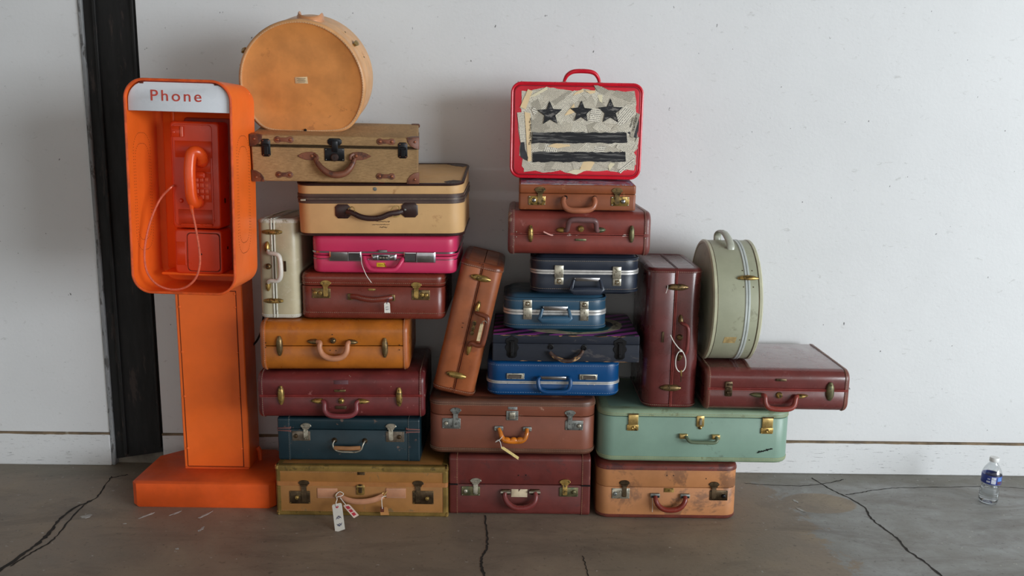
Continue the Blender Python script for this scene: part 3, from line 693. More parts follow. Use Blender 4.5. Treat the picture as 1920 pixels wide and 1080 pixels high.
for sx, sy in ((-1, -1), (1, -1), (1, 1), (-1, 1)):
    q = rrect(c.w / 2 - .004, c.d / 2 - .004, .042, 6); k = {(1, -1): 0, (1, 1): 7, (-1, 1): 14, (-1, -1): 21}[(sx, sy)]
    arc = [Vector((x, y, c.h + .0006 + WEDGE * (y + c.d / 2) / c.d)) for (x, y), _ in q[k:k + 7]]
    inn = [Vector((p.x - sx * (.030 if i in (0, 6) else .034) * (1 if i > 1 else .5), p.y - sy * .026 * (1 if i < 5 else .5), p.z)) for i, p in enumerate(arc)]
    for p in inn: p.z = c.h + .0006 + WEDGE * (p.y + c.d / 2) / c.d
    lo = [p - Vector((0, 0, .003)) for p in arc]
    c.add('corner_patch', MB().loft([lo, arc, inn, [p - Vector((0, 0, .003)) for p in inn]], False, False, False), DK)
for (x0, y0, x1, y1) in ((628, 382.5, 658, 409.5), (753, 380, 784, 407.5)):
    c.quad(x0, y0, x1, y1, 0, .004, DK, 'handle_tab', ch=.009, bev=.0015)
h = c.handle([(650, 397, .006), (660, 399, .014), (675, 406, .02), (692, 409.5, .022), (712, 408.5, .021), (730, 401.5, .018), (745, 399, .012), (755, 396, .006)], .0085, DK, .0048)
P = smooth_path([c.P(*q) for q in ((662, 402.5, .0185), (675, 408.5, .024), (692, 412, .0265), (712, 411, .0255), (730, 404.5, .0225))], 6); st = MB()
for p, t, nv in along(P, [Vector((0, -1, 0))] * len(P), .0055): st.dash(p, t, nv, .0034, .0009, .0006)
c.add('stitching', st, mat('dark thread', (110, 84, 76), .8), h, 'stuff')
c.pline([(652, 400, .003), (654, 391, .012), (661, 388, .016), (665, 394, .018), (663, 400, .016)], .0016, BRASS_BRIGHT, 'handle_ring')
c.pline([(732, 395, .017), (738, 388, .016), (747, 387, .012), (749, 396, .01), (750, 404, .012), (740, 407, .016), (736, 404, .018)], .0016, BRASS_BRIGHT, 'handle_ring')
u, z = c.px(703, 354.5); c.add('snap_button', MB().lathe((u, -c.d / 2 + .0003, z), (0, -1, 0), [(.006, 0), (.006, .0012), (.003, .002)]), STEEL_GREY)
u, z = c.px(760, 393); c.add('rivet', MB().lathe((u, -c.d / 2 - .004, z), (0, -1, 0), [(.0035, 0), (.003, .001), (.001, .0016)]), STEEL_GREY)
u, z = c.px(565, 374.5); c.add('zip_pull', MB().box((u + .006, -c.d / 2 - .0045, z), (.016, .003, .006), .001), STEEL)
INK = mat('dark ink', (50, 42, 40), .7)
def scrawl(c, x0, x1, y, amp, m, n=22, r=.0005, seed=1, slope=0., o=.0006):
    rd = random.Random(seed); pts = []
    for i in range(n):
        t = i / (n - 1); pts.append((x0 + (x1 - x0) * t + rd.uniform(-.8, .8), y + slope * t + amp * math.sin(i * 2.4) * rd.uniform(.3, 1), o))
    c.pline(pts, r, m, 'printed_script', None, o, 3)
scrawl(c, 705, 731, 415.5, 1.4, INK, seed=2); scrawl(c, 698, 730, 421, 1.2, INK, seed=3); scrawl(c, 712, 726, 426, 1.6, INK, 14, seed=4)
GREENR = mat('green ribbon', (60, 118, 96), .6); REDR = mat('red ribbon', (190, 52, 78), .6)
for i, m_ in ((0, GREENR), (1, REDR), (2, GREENR)):
    u0, _ = c.px(697 + i * 11.5, 342); u1, _ = c.px(697 + (i + 1) * 11.5, 342)
    yy = [-c.d / 2 + .010, -c.d / 2 + .05]
    vs = [(a + k * .012, y, c.h + .0012 + WEDGE * (y + c.d / 2) / c.d) for k, y in enumerate(yy) for a in (u0, u1)]
    c.add('ribbon_stripe', MB().loft([[vs[0], vs[1], vs[3], vs[2]], [(p[0], p[1], p[2] - .002) for p in (vs[0], vs[1], vs[3], vs[2])]]), m_)

# ---- tweed case
c = wick = case('suitcase', 'old tweed suitcase with leather corners and a round leather handle, under the big hatbox', -.5520, -.445, 1.0855, .490, .30, .1375, roll=R(.7), pitch=.14, yaw=.11)
WM = weave('tweed cloth', (198, 160, 110), (112, 82, 50), 1200, .85, ((96, 70, 46), 5, .5)); WL = leather('worn brown leather', (112, 66, 46), .5, .3, ((70, 42, 34), .45, 40))
RIV = mat('copper rivet', (140, 84, 58), .4, .6)
_, zs = c.px(627, 275); c.shell_z(WM, zs, .006, .005)
c.band('metal_lip', BRONZE, zs - .0052, zs - .0012, .006, .0018); c.band('metal_lip', BRONZE, zs + .0012, zs + .0046, .006, .0018)
y = -c.d / 2
for sx in (-1, 1):
    for z0, sz in ((0, 1), (c.h, -1)):
        x = sx * (c.w / 2 + .0012)
        arc = [(x - sx * .036 * math.cos(R(q)), z0 + sz * .034 * math.sin(R(q))) for q in (0, 22, 45, 68, 90)]
        po = [(x, z0 - sz * .001)] + [(a, b) for a, b in arc]
        mb = MB().plate(po, y + .001, y - .0024, .0008)
        mb.loft([[(x + sx * e_, y + p, z0 + sz * q) for p, q in ((-.0015, -.001), (.03, -.001), (.018, .02), (-.0015, .034))] for e_ in (-.002, .0012)])
        zc = z0 - sz * .0012
        mb.loft([[(x - sx * p, y + q, zc + e_) for p, q in ((0, -.0015), (.036, -.0015), (.02, .02), (0, .03))] for e_ in (0, sz * .002)])
        o_ = c.add('leather_corner', mb, WL)
        c.add('rivet', MB().lathe((x - sx * .012, y - .0024, z0 + sz * .012), (0, -1, 0), [(.004, 0), (.0034, .0018), (.001, .003)], 10), RIV, o_)
        if sz < 0:
            yb = c.d / 2
            c.add('leather_corner', MB().box((x - sx * .012, yb - .010, z0 - .004), (.030, .024, .012), .004), WL)
for (x0, y0, x1, y1) in ((514, 255.5, 551, 268), (706.5, 260, 741, 271), (517, 322, 550, 332.5), (705.5, 325, 741, 336)):
    (u0, z1), (u1, z0) = c.px(x0, y0), c.px(x1, y1); zc = (z0 + z1) / 2; r_ = .0098; po = []
    for i in range(13): a = R(40 + 280 * i / 12); po.append((u0 + r_ + r_ * math.cos(a), zc + r_ * math.sin(a)))
    for i in range(13): a = R(220 + 280 * i / 12); po.append((u1 - r_ + r_ * math.cos(a), zc + r_ * math.sin(a)))
    o_ = c.add('strap_loop', MB().plate(po, y + .0003, y - .003, .0008), WL)
    for u in (u0 + r_, u1 - r_): c.add('rivet', MB().lathe((u, y - .003, zc), (0, -1, 0), [(.0048, 0), (.004, .002), (.001, .0032)], 10), RIV, o_)
for (x0, y0, x1, y1) in ((489.5, 260, 508, 293.5), (746.5, 267, 764, 297)):
    pl, uz = c.quad(x0, y0, x1, y1, 0, .0025, IRON, 'latch', ch=.005)
    u0, u1, za, zb = uz; um = (u0 + u1) / 2
    c.add('hasp', MB().box((um, y - .005, (za + zb) / 2 - .004), (.013, .006, (zb - za) * .62), .002), IRON, pl)
    c.add('hinge_pin', MB().cyl((u0 + .004, y - .005, zb - .018), (u1 - .004, y - .005, zb - .018), .0035), IRON, pl)
    c.screws((u0 + .002, u1 - .002, za + .002, zb - .002), .0024, RIV, pl)
up_, _ = c.quad(614, 259, 641, 272.5, 0, .0025, IRON, 'lock_hinge', ch=.006)
lo_, uz = c.quad(608.5, 277.5, 646, 302, 0, .0028, IRON, 'lock_plate', ch=.001); c.screws(uz, .0027, STEEL_GREY, lo_, .004, .0018)
o_, uz2 = c.quad(621.5, 263, 634, 285, .0025, .0065, IRON, 'lock_hasp', ch=.003, bev=.001); c.dots([], .001, HOLE)
u, z = c.px(627.5, 294.5); kb = c.add('lock_knob', MB().lathe((u, y - .0025, z), (0, -1, 0), [(.012, 0), (.012, .004), (.009, .0075), (.004, .008)]), mat('rusty iron', (62, 46, 42), .55, .5), lo_)
c.add('keyhole', MB().box((u, y - .0106, z), (.0024, .001, .007)), HOLE, lo_)
for tip, bx, sg in (((557.5, 292), 592, 1), ((696.5, 293), 661, -1)):
    (ut, zt), (ub, zb) = c.px(*tip), c.px(bx, tip[1]); D_ = ub - ut
    po = [(ut, zt)] + [(ut + D_ * t, zt + .0125 * k) for t, k in ((.25, .62), (.5, .95), (.8, 1.), (1., .8))] + [(ut + D_ * t, zt - .0125 * k) for t, k in ((1., .8), (.8, 1.), (.5, .95), (.25, .62))]
    o_ = c.add('handle_leather', MB().plate(po, y + .0003, y - .003, .0008), WL)
    c.add('rivet', MB().lathe((ub - sg * .011, y - .003, zt), (0, -1, 0), [(.005, 0), (.004, .002), (.001, .0032)], 10), RIV, o_)
    c.add('loop', MB().tube(smooth_path([(ub - sg * .004, y - .003, zt + .006), (ub + sg * .004, y - .008, zt + .002), (ub + sg * .006, y - .010, zt - .006), (ub + sg * .001, y - .006, zt - .010)], 4), .0042, (0, 1, 0), .003, 8), WL, o_)
c.handle([(590, 297, .008), (595, 305, .014), (603, 315, .02), (615, 324, .024), (630, 328, .026), (646, 325, .024), (656, 316, .02), (662, 306, .014), (665, 297, .008)], (.0052, .0102), WL)

# ---- tan leaning
c = tan = case('suitcase', 'tan leather suitcase leaning at a slant between the two tall stacks', -.2115, -.366, .4045, .1385, .34, .437, roll=R(12.9), turned=True)
TN = leather('tan leather', (152, 84, 48), .36, .16, ((140, 76, 46), .36, 9)); TNB = leather('brown binding', (116, 58, 34), .34, .16)
_, zs = c.px(880, 610); c.shell_x(TN, TNB, zs, .030, .014, .018); piping(c, zs, TNB, .0013)
c.streamline([(901.5, 521.5), (855.5, 703)], ((893.5, 584), (899.5, 564)), ((880.5, 648), (876.5, 666)), None, BRASS, L=.064)
c.handle([(893, 586, .006), (897, 588, .014), (909, 592.5, .021), (914, 598, .024), (912, 615, .025), (906, 640, .024), (902.5, 647, .022), (894, 647.5, .018), (884, 643.5, .012), (879, 648, .006)], (.0058, .0088), leather('brown handle', (112, 58, 38), .36), .0065)
pl, uz = c.quad(882, 628, 893, 602, 0, .003, BRASS, 'combination_lock')
for i in range(3):
    u = uz[0] + (uz[1] - uz[0]) * (i + .5) / 3; zc = (uz[2] + uz[3]) / 2
    c.add('lock_dial', MB().lathe((u, -c.d / 2 - .003, zc), (0, -1, 0), [(.0062, 0), (.0062, .0015), (.0035, .0018), (.0033, .0006)], 14), BRASS_DARK, pl)
c.dots([(868.5, 606), (867, 614), (900, 494), (906, 496), (846, 727), (852, 729)], .0016, HOLE)
tx = c.W.inverted()

# ---- brown with double stitched bands
c = stitchc = case('suitcase', 'dusty brown suitcase with double-stitched bands and an amber plastic handle', -.018, -.376, .2060, .538, .37, .1835, roll=R(.25))
SM = mat('dusty brown vinyl', (118, 66, 48), .45, 0, .12, 6, .25, 520, scuff=((160, 122, 104), .27, 12)); SB = leather('brown band', (92, 58, 44), .4)
_, zs = c.px(960, 780); c.shell_z(SM, zs, .045, .012)
c.rim('edge_band', SB, True, .045, .012, .021, .0016); c.rim('edge_band', SB, False, .045, .012, .020, .0016)
for z in (c.h - .019, c.h - .0125, .018, .0125): c.stitch_z(z, .045, .0016, mat('brown thread light', (158, 128, 104), .8), (.0056, .0034, .0012), .3)
c.draw_latch((854.5, 769), (829.5, 783.5, 863.5, 803.5), [(836.5, 793)], STEEL_GREY, STEEL_GREY, STEEL, .022)
c.draw_latch((1069, 774), (1060, 788, 1093, 806.5), [(1086, 798)], STEEL_GREY, STEEL_GREY, STEEL, .022)
pl, uz = c.quad(949.5, 770, 971.5, 788, 0, .0025, STEEL_GREY, 'lock_plate', ch=.001); c.screws(uz, .0024, STEEL, pl)
c.quad(955, 772.5, 966, 785, .002, .006, STEEL, 'lock_tongue', pl, .002); c.quad(952.5, 762.5, 970, 768, 0, .0012, mat('grey plate', (140, 140, 138), .5, .5, .3, 90), 'nameplate')
for q in ((927, 798, 943.5, 807), (980.5, 799.5, 996.5, 808)):
    pl, uz = c.quad(*q, 0, .007, STEEL_GREY, 'handle_mount', ch=.0025); c.screws(uz, .007, STEEL, pl, .0035, .0014)
AMP = mat('amber plastic', (196, 110, 24), .18, 0, .25, 30, coat=.4)
h = c.handle([(935, 803, .008), (938, 810, .014), (941, 819, .019), (946, 825, .021), (954, 827, .022), (966, 827.5, .022), (977, 827, .022), (984, 822.5, .02), (987.5, 813, .016), (988, 804, .008)], (.0058, .0085), AMP)
P = [c.P(*q) for q in ((943, 826, .021), (950, 825.5, .0225), (957, 827, .022), (963, 825.5, .023), (969, 827, .022), (975, 825.5, .0225), (982, 827, .021))]
c.add('finger_grip', MB().tube(smooth_path(P, 4), [.006 + .0045 * abs(math.sin(i / 24 * math.pi * 3)) ** .5 if 0 < i < 24 else .005 for i in range(25)], (0, 1, 0), .0072, 12), AMP, h)

# ---- maroon bottom middle
c = marB = case('suitcase', 'maroon suitcase on the floor with capped ends and a cream label behind its handle', .009, -.391, 0, .460, .36, .2035)
M2 = leather('dark maroon leather', (98, 42, 38), .42, .16, ((84, 42, 40), .36, 12)); M2B = leather('maroon cap leather', (94, 40, 36), .38, .16, ((150, 112, 86), .24, 30))
_, zs = c.px(975, 909); c.shell_x(M2, M2B, zs, .016, .007, .030, .0012, THREAD_TAN)
for sg in (-1, 1):
    c.add('seam_hook', MB().box((sg * (c.w / 2 - .014), -c.d / 2 - .002, zs), (.030, .003, .005), .001), IRON)
c.draw_latch((892, 901), (865.5, 911.5, 900, 929), [(873, 920)], BRASS_GREEN, STEEL, STEEL, .022)
c.draw_latch((1059.5, 903.5), (1049, 913.5, 1083.5, 931), [(1076, 922)], BRASS_GREEN, BRASS, BRASS_GREEN, .022)
for q in ((940, 917, 956.5, 926), (993.5, 917, 1012, 926)):
    pl, uz = c.quad(*q, 0, .008, BRONZE, 'handle_mount', ch=.002)
    c.add('mount_pin', MB().cyl((uz[0] - .002, -c.d / 2 - .007, (uz[2] + uz[3]) / 2), (uz[1] + .002, -c.d / 2 - .007, (uz[2] + uz[3]) / 2), .004), STEEL, pl)
h = c.handle([(947, 923, .008), (946.5, 932, .014), (952, 943, .02), (963, 951, .023), (977, 953, .024), (992, 950, .023), (1002, 942, .02), (1005, 931, .014), (1003, 923, .008)], (.0062, .0095), leather('maroon handle dark', (112, 46, 44), .32))
P = smooth_path([c.P(*q) for q in ((945, 938, .022), (955, 951, .028), (977, 957.5, .030), (999, 951, .028), (1008, 938, .022))], 8); st = MB()
for p, t, nv in along(P, [Vector((0, -1, 0))] * len(P), .0055): st.dash(p, t, nv, .0034, .0012, .0006)
(u0, z1), (u1, z0) = c.px(958.5, 917), c.px(988.5, 932); um = (u0 + u1) / 2
c.add('paper_label', MB().plate([(u0, z0), (u1, z0), (u1 + .001, z1), (um + .004, z1), (um + .001, z1 - .004), (um - .002, z1 - .009), (um - .003, z1), (u0 + .001, z1)], -c.d / 2 + .0003, -c.d / 2 - .0009, .0002), mat('aged label paper', (206, 188, 158), .8, 0, .12, 40))
c.dots([(972.5, 891.5), (986.5, 891)], .0022, HOLE)

# ---- royal blue
c = royal = case('suitcase', 'royal blue suitcase with a silver rim, lowest of the three blue cases', .114, -.362, .3915, .428, .30, .127)
RB = mat('royal blue vinyl', (5, 66, 116), .32, 0, .08, 6, .25, 600)
_, za = c.px(1035, 712.5); _, zb = c.px(1035, 722.5); zm = (za + zb) / 2
c.shell_z(RB, zm, .045, .012, bulge=(.008, .005), z0=.008, z1=c.h - .005)
for dz in (.0026, -.0026): c.band('rim_trim', ALU, zm + dz - .0024, zm + dz + .0024, .045, .0032, .001)
c.stitch_z(c.h - .018, .045, .0004, THREAD_BLUE, (.008, .0048, .0009), .3); c.stitch_z(.019, .045, .0004, THREAD_BLUE, (.008, .0048, .0009), .3)
for (x0, y0, x1, y1, sg) in ((950, 699.5, 983, 710.5, 1), (1086.5, 701.5, 1119.5, 712, -1)):
    pl, uz = c.quad(x0, y0, x1, y1, 0, .004, STEEL, 'latch', ch=.0008); u0, u1, q0, q1 = uz
    ue = u1 - .009 if sg > 0 else u0 + .009; uo = (u0 + .006, ue - .003) if sg > 0 else (ue + .003, u1 - .006)
    c.add('latch_slide', MB().box(((uo[0] + uo[1]) / 2, -c.d / 2 - .0055, (q0 + q1) / 2), (uo[1] - uo[0], .004, (q1 - q0) * .62), .001), CHROME, pl)
    c.add('latch_knob', MB().box((ue, -c.d / 2 - .006, (q0 + q1) / 2), (.004, .005, (q1 - q0) * .7), .001), STEEL, pl)
    c.screws(uz, .004, CHROME, pl, .0022, .0013)
pl, uz = c.quad(1012, 704.5, 1064, 711, 0, .009, CHROME, 'handle_bar', ch=.001, bev=.003)
c.handle([(1012, 708, .008), (1009, 712, .014), (1010, 723, .018), (1014, 731, .02), (1024, 734.5, .021), (1040, 735, .021), (1056, 734.5, .021), (1066, 731, .02), (1069.5, 722, .018), (1069, 711, .014), (1065, 708, .008)], (.0058, .0072), RB)
c.dots([(964.5, 719), (976.5, 719.3), (1102, 721.5), (1114, 721.7)], .0022, CHROME)

# ---- crate with the painted top
c = crate = case('suitcase', 'worn navy wooden case with black iron clasps and a purple striped top', .151, -.378, .5185, .468, .33, .0862, roll=R(.1))
CM = mat('navy painted wood', (18, 24, 38), .68, 0, .22, 8, .35, 160, scuff=((66, 62, 64), .32, 16), stretch=(.6, 1, 1.6))
_, zs = c.px(1060, 645); c.shell_z(CM, zs, .004, .0025, gap=.0006)
BAREW = mat('bare worn wood edge', (172, 122, 76), .8, 0, .3, 60); rd = random.Random(5)
for zz, n_ in ((c.h - .0012, 13), (.0012, 6)):
    for i in range(n_):
        L_ = rd.uniform(.012, .05); x = rd.uniform(-c.w / 2 + .02, c.w / 2 - .04); hh = rd.uniform(.0012, .003); s_ = -1 if zz > .02 else 1
        po = [(x, zz), (x + L_ * .3, zz + s_ * hh), (x + L_ * .7, zz + s_ * hh * .6), (x + L_, zz)]
        c.add('chipped_edge', MB().plate(po, -c.d / 2 + .001, -c.d / 2 - .0004, .0001), BAREW)
for (x0, y0, x1, y1) in ((947.5, 628.5, 972.5, 671.5), (1150.5, 632.5, 1174.5, 675)):
    (u0, z1), (u1, z0) = c.px(x0, y0), c.px(x1, y1); um = (u0 + u1) / 2; hw = (u1 - u0) / 2; H_ = z1 - z0
    po = [(um + sx * hw * k, z0 + H_ * t) for sx, seq in ((1, ((0, 0), (.45, .02), (.75, .12), (.72, .3), (.98, .42), (.98, .52), (.75, .62), (.95, .74), (.9, .84), (.5, .9))), (-1, ((.5, .9), (.9, .84), (.95, .74), (.75, .62), (.98, .52), (.98, .42), (.72, .3), (.75, .12), (.45, .02)))) for k, t in seq]
    po.insert(10, (um, z1))
    pl = c.add('clasp', MB().plate(po, -c.d / 2 + .0003, -c.d / 2 - .0022, .0008), IRON)
    c.add('clasp_lever', MB().box((um, -c.d / 2 - .006, z0 + H_ * .5), (.012, .008, H_ * .5), .002), IRON, pl)
    c.add('clasp_lever', MB().box((um, -c.d / 2 - .008, z0 + H_ * .2), (.010, .006, H_ * .2), .002), IRON, pl)
    c.add('hinge_pin', MB().cyl((um - .008, -c.d / 2 - .006, z0 + H_ * .74), (um + .008, -c.d / 2 - .006, z0 + H_ * .74), .0035), IRON, pl)
for q in ((1033, 651), (1095, 653)):
    u, z = c.px(*q); c.add('handle_ring', MB().tube([(u + .006 * math.cos(a), -c.d / 2 - .004, z + .006 * math.sin(a)) for a in (2 * math.pi * i / 14 for i in range(14))], .0016, (0, 1, 0), None, 6, True), IRON)
    c.add('ring_plate', MB().lathe((u, -c.d / 2 + .0003, z + .002), (0, -1, 0), [(.010, 0), (.009, .002), (.004, .0035)]), IRON)
c.handle([(1031, 660, .01), (1037, 667, .014), (1046, 672.5, .018), (1058, 676.5, .02), (1070, 676.5, .02), (1082, 671, .018), (1090, 663, .014), (1093, 657, .01)], (.0058, .0068), mat('tattered leather handle', (58, 38, 30), .6, 0, .3, 30, scuff=((196, 154, 104), .50, 26)))
def stripe_mat():
    m, nt, b = new_mat('purple and navy paint stripes'); v = coords(nt)
    mp = nt.nodes.new('ShaderNodeMapping'); mp.inputs['Rotation'].default_value = (0, 0, R(58)); nt.links.new(v, mp.inputs[0])
    wv = N(nt, 'ShaderNodeTexWave', bands_direction='X'); wv.inputs['Scale'].default_value = 6.5; wv.inputs['Distortion'].default_value = 1.2; wv.inputs['Detail'].default_value = 1; wv.inputs['Detail Scale'].default_value = 2
    nt.links.new(mp.outputs[0], wv.inputs[0])
    nt.links.new(ramp(nt, wv.outputs[1], [(.44, lin((24, 26, 40))), (.5, lin((150, 60, 150)))]), b.inputs['Base Color']); b.inputs['Roughness'].default_value = .45; return m
tp = c.add('painted_top', MB().box((0, 0, c.h + .0004), (c.w - .006, c.d - .006, .0012)), stripe_mat())
def disc(c, cx, cy, rx, ry, z, m, parent, wob=.0, n=40, name='painted_shape', seed=1):
    rd = random.Random(seed); pts = [(cx + rx * (1 + rd.uniform(-wob, wob)) * math.cos(a), cy + ry * (1 + rd.uniform(-wob, wob)) * math.sin(a)) for a in (2 * math.pi * i / n for i in range(n))]
    return c.add(name, MB().loft([[(x, y, z - .0004) for x, y in pts], [(x, y, z) for x, y in pts]]), m, parent)
disc(c, .02, -.004, .176, .146, c.h + .0012, mat('cream paint', (190, 178, 150), .6, 0, .25, 18, scuff=((90, 80, 66), .4, 20)), tp, .02)
disc(c, .05, -.05, .10, .07, c.h + .0015, mat('teal paint', (26, 92, 100), .5, 0, .2, 12), tp, .05, seed=2)
disc(c, .14, .0, .025, .045, c.h + .0015, mat('dark blue paint', (28, 34, 56), .5), tp, .05, seed=3)

# ---- steel blue, navy: soft padded cases
def padded(label, x, yf, z, w, d, h, col, thr, band_px, latches, bar, ring, b0, b1, flip, roll=0):
    c = case('suitcase', label, x, yf, z, w, d, h, roll=roll)
    m_ = mat(label[:10] + ' vinyl', col, .36, 0, .1, 7, .3, 560)
    _, za = c.px(*band_px[0]); _, zb = c.px(*band_px[1]); zm = (za + zb) / 2; hb = abs(za - zb) / 2
    c.shell_z(m_, zm, .048, .010, bulge=(b0, b1), z0=b0, z1=h - b1)
    for dz in (.5, -.5): c.band('rim_trim', ALU, zm + hb * dz - hb * .46, zm + hb * dz + hb * .46, .048, .0026, .001)
    for zz, nm in ((h - b1 - .003, 1), (b0 + .003, 0)):
        q = rrect(w / 2 - .001, d / 2 - .001, .047, 8)
        c.add('piping', MB().tube([(a, b, zz) for (a, b), _ in q], .0032, (0, 0, 1), None, 8, True), m_)
    c.stitch_z(h - b1 - .0105, .048, .0003, thr, (.0062, .0042, .0010), .4); c.stitch_z(b0 + .0105, .048, .0003, thr, (.0062, .0042, .0010), .4)
    for (x0, y0, x1, y1) in latches:
        ym = y0 + (y1 - y0) * (.38 if flip else .62)
        pl, uz = c.quad(x0, y0, x1, ym, 0, .006 if not flip else .0035, STEEL, 'latch', ch=.0012, bev=.0012)
        p2, uz2 = c.quad(x0, ym, x1, y1, 0, .0035 if not flip else .006, STEEL, 'latch_flap', pl, .0012, .0012)
        kz = uz if flip else uz2; u, zc = (kz[0] + kz[1]) / 2, (kz[2] + kz[3]) / 2
        c.add('lock_frame', MB().box((u, -c.d / 2 - .0042, zc), (.013, .003, .013), .0012), BRASS_DARK, pl)
        c.add('lock_button', MB().lathe((u, -c.d / 2 - .005, zc), (0, -1, 0), [(.0048, 0), (.0046, .002), (.0028, .003), (.0024, .0018)], 14), STEEL, pl)
    pl, uz = c.quad(*bar, 0, .011, CHROME, 'handle_bar', ch=.0012, bev=.002)
    (ax, ay), (bx, by), (cx, cy), (dx, dy) = ring
    q = [c.P(ax, ay, .012), c.P(bx, by, .024), c.P(cx, cy, .024), c.P(dx, dy, .012)]
    q = [q[0], q[0].lerp(q[1], .5), q[0].lerp(q[1], .85), q[1].lerp(q[2], .1), q[1].lerp(q[2], .5), q[1].lerp(q[2], .9), q[3].lerp(q[2], .85), q[3].lerp(q[2], .5), q[3]]
    wds = [.0046, .0056, .0082, .0118, .0128, .0118, .0082, .0056, .0046]
    c.add('handle', MB().tube(q, wds, (0, 1, 0), .005, 12), mat(label[:10] + ' handle', tuple(min(255, v * 1.12) for v in col), .3, 0, .08, 8))
    return c
steel = padded('steel-blue padded case with a pale rim, on the purple striped top', .117, -.335, .6055, .330, .25, .1235, (44, 76, 98), THREAD, ((1040, 580.5), (1040, 591)),
       ((981.5, 562, 997, 598.5), (1088, 564.5, 1103, 601)), (1018, 573, 1064, 581.5), ((1017, 579), (1011, 600), (1071, 600), (1066, 580)), .012, .012, True)
navy = padded('small dark navy padded case squeezed under a maroon suitcase', .209, -.358, .7300, .342, .26, .1325, (36, 43, 56), THREAD, ((1100, 506), (1100, 515)),
       ((1040, 497, 1056, 533.5), (1149, 499.5, 1164, 536)), (1077, 519.5, 1124, 526.5), ((1076, 525), (1070, 546), (1131, 546), (1126, 526)), .011, .012, False, roll=0)

# ---- maroon mid with raised handle
c = marM = case('suitcase', 'dusty maroon suitcase with its greyish handle folded up, under the paint-splashed brown case', .184, -.405, .8630, .437, .36, .1400, roll=R(.2))
MM = leather('dusty maroon leather', (124, 54, 46), .38, .16, ((150, 92, 84), .24, 12)); MMB = leather('dusty maroon binding', (112, 62, 58), .34, .2, ((168, 140, 122), .3, 40))
_, zs = c.px(1088, 440.5); c.shell_x(MM, MMB, zs, .034, .014, .020); piping(c, zs, leather('scraped piping', (142, 62, 54), .4, .2, ((226, 208, 200), .36, 60)), .0013)
c.streamline([(995, 438), (1184.5, 439)], ((1058, 431.5), (1043, 431)), ((1121, 431.5), (1136, 431)), (1089, 429), BRASS, BRASS_GREEN, L=.052, wd=.017)
c.handle([(1058, 431.5, .006), (1063.5, 431, .014), (1066, 420, .02), (1070, 413.5, .024), (1080, 412, .025), (1093, 412.5, .026), (1107, 413, .025), (1116, 415, .024), (1118, 422, .02), (1119, 432, .014), (1122, 432, .006)], (.0058, .0088), leather('greyish brown handle', (106, 74, 74), .4))
c.quad(1079, 447.5, 1099, 452, 0, .0018, BRASS_GREEN, 'nameplate', ch=.001); c.dots([(968, 434.5), (968, 444), (1210, 437), (1210, 447)], .0016, STEEL)

# ---- brown painted case
c = paint = case('suitcase', 'slim brown case with a paint-splashed top, holding up the red newspaper case', .1755, -.398, 1.0040, .358, .28, .0775, roll=R(.2), pitch=.06)
PB = leather('scratched brown leatherette', (138, 74, 42), .42, .14, ((186, 138, 96), .24, 34))
_, zs = c.px(1085, 363.5); c.shell_z(PB, zs, .008, .004, gap=.0008)
BR2 = BRASS_GREEN
c.draw_latch((1013, 355.5), (991, 367, 1022.5, 384.5), [(1001, 375)], BRASS, BRASS_DARK, CHROME, .021)
c.draw_latch((1157.5, 357.5), (1146, 368.5, 1179, 386.5), [(1168, 377.5)], BRASS, BRASS_DARK, CHROME, .021)
for q in ((1060, 370.5), (1115, 371)):
    u, z = c.px(*q); c.add('handle_mount', MB().lathe((u, -c.d / 2 + .0003, z), (0, -1, 0), [(.007, 0), (.006, .006), (.004, .009)]), IRON)
c.handle([(1058, 370, .008), (1056, 379, .016), (1060, 389, .022), (1070, 394, .025), (1086, 395, .026), (1102, 394, .025), (1112, 389, .022), (1115.5, 379, .016), (1114, 370.5, .008)], (.007, .0092), leather('smooth brown handle', (166, 100, 72), .32))
def splash_mat():
    m, nt, b = new_mat('splashed paint'); v = coords(nt, (1.2, 2.2, 1)); n1 = noise(nt, v, 9, 3, .5, 2.5)
    c_ = ramp(nt, n1, [(.22, lin((70, 40, 110))), (.36, lin((150, 50, 110))), (.45, lin((210, 196, 206))), (.52, lin((58, 120, 170))), (.6, lin((190, 70, 60))), (.72, lin((90, 40, 96)))])
    nt.links.new(c_, b.inputs['Base Color']); b.inputs['Roughness'].default_value = .45; return m
c.add('painted_top', MB().box((0, 0, c.h + .0004), (c.w - .012, c.d - .010, .0012)), splash_mat())
st = MB()
for p, t, nv in along([Vector((-c.w / 2 + .01, -c.d / 2 + .010, c.h + .001)), Vector((c.w / 2 - .01, -c.d / 2 + .010, c.h + .001))], [Vector((0, 0, 1))] * 2, .006): st.dash(p, t, nv, .004, .0012, .0006)
c.add('stitching', st, THREAD, kind='stuff')

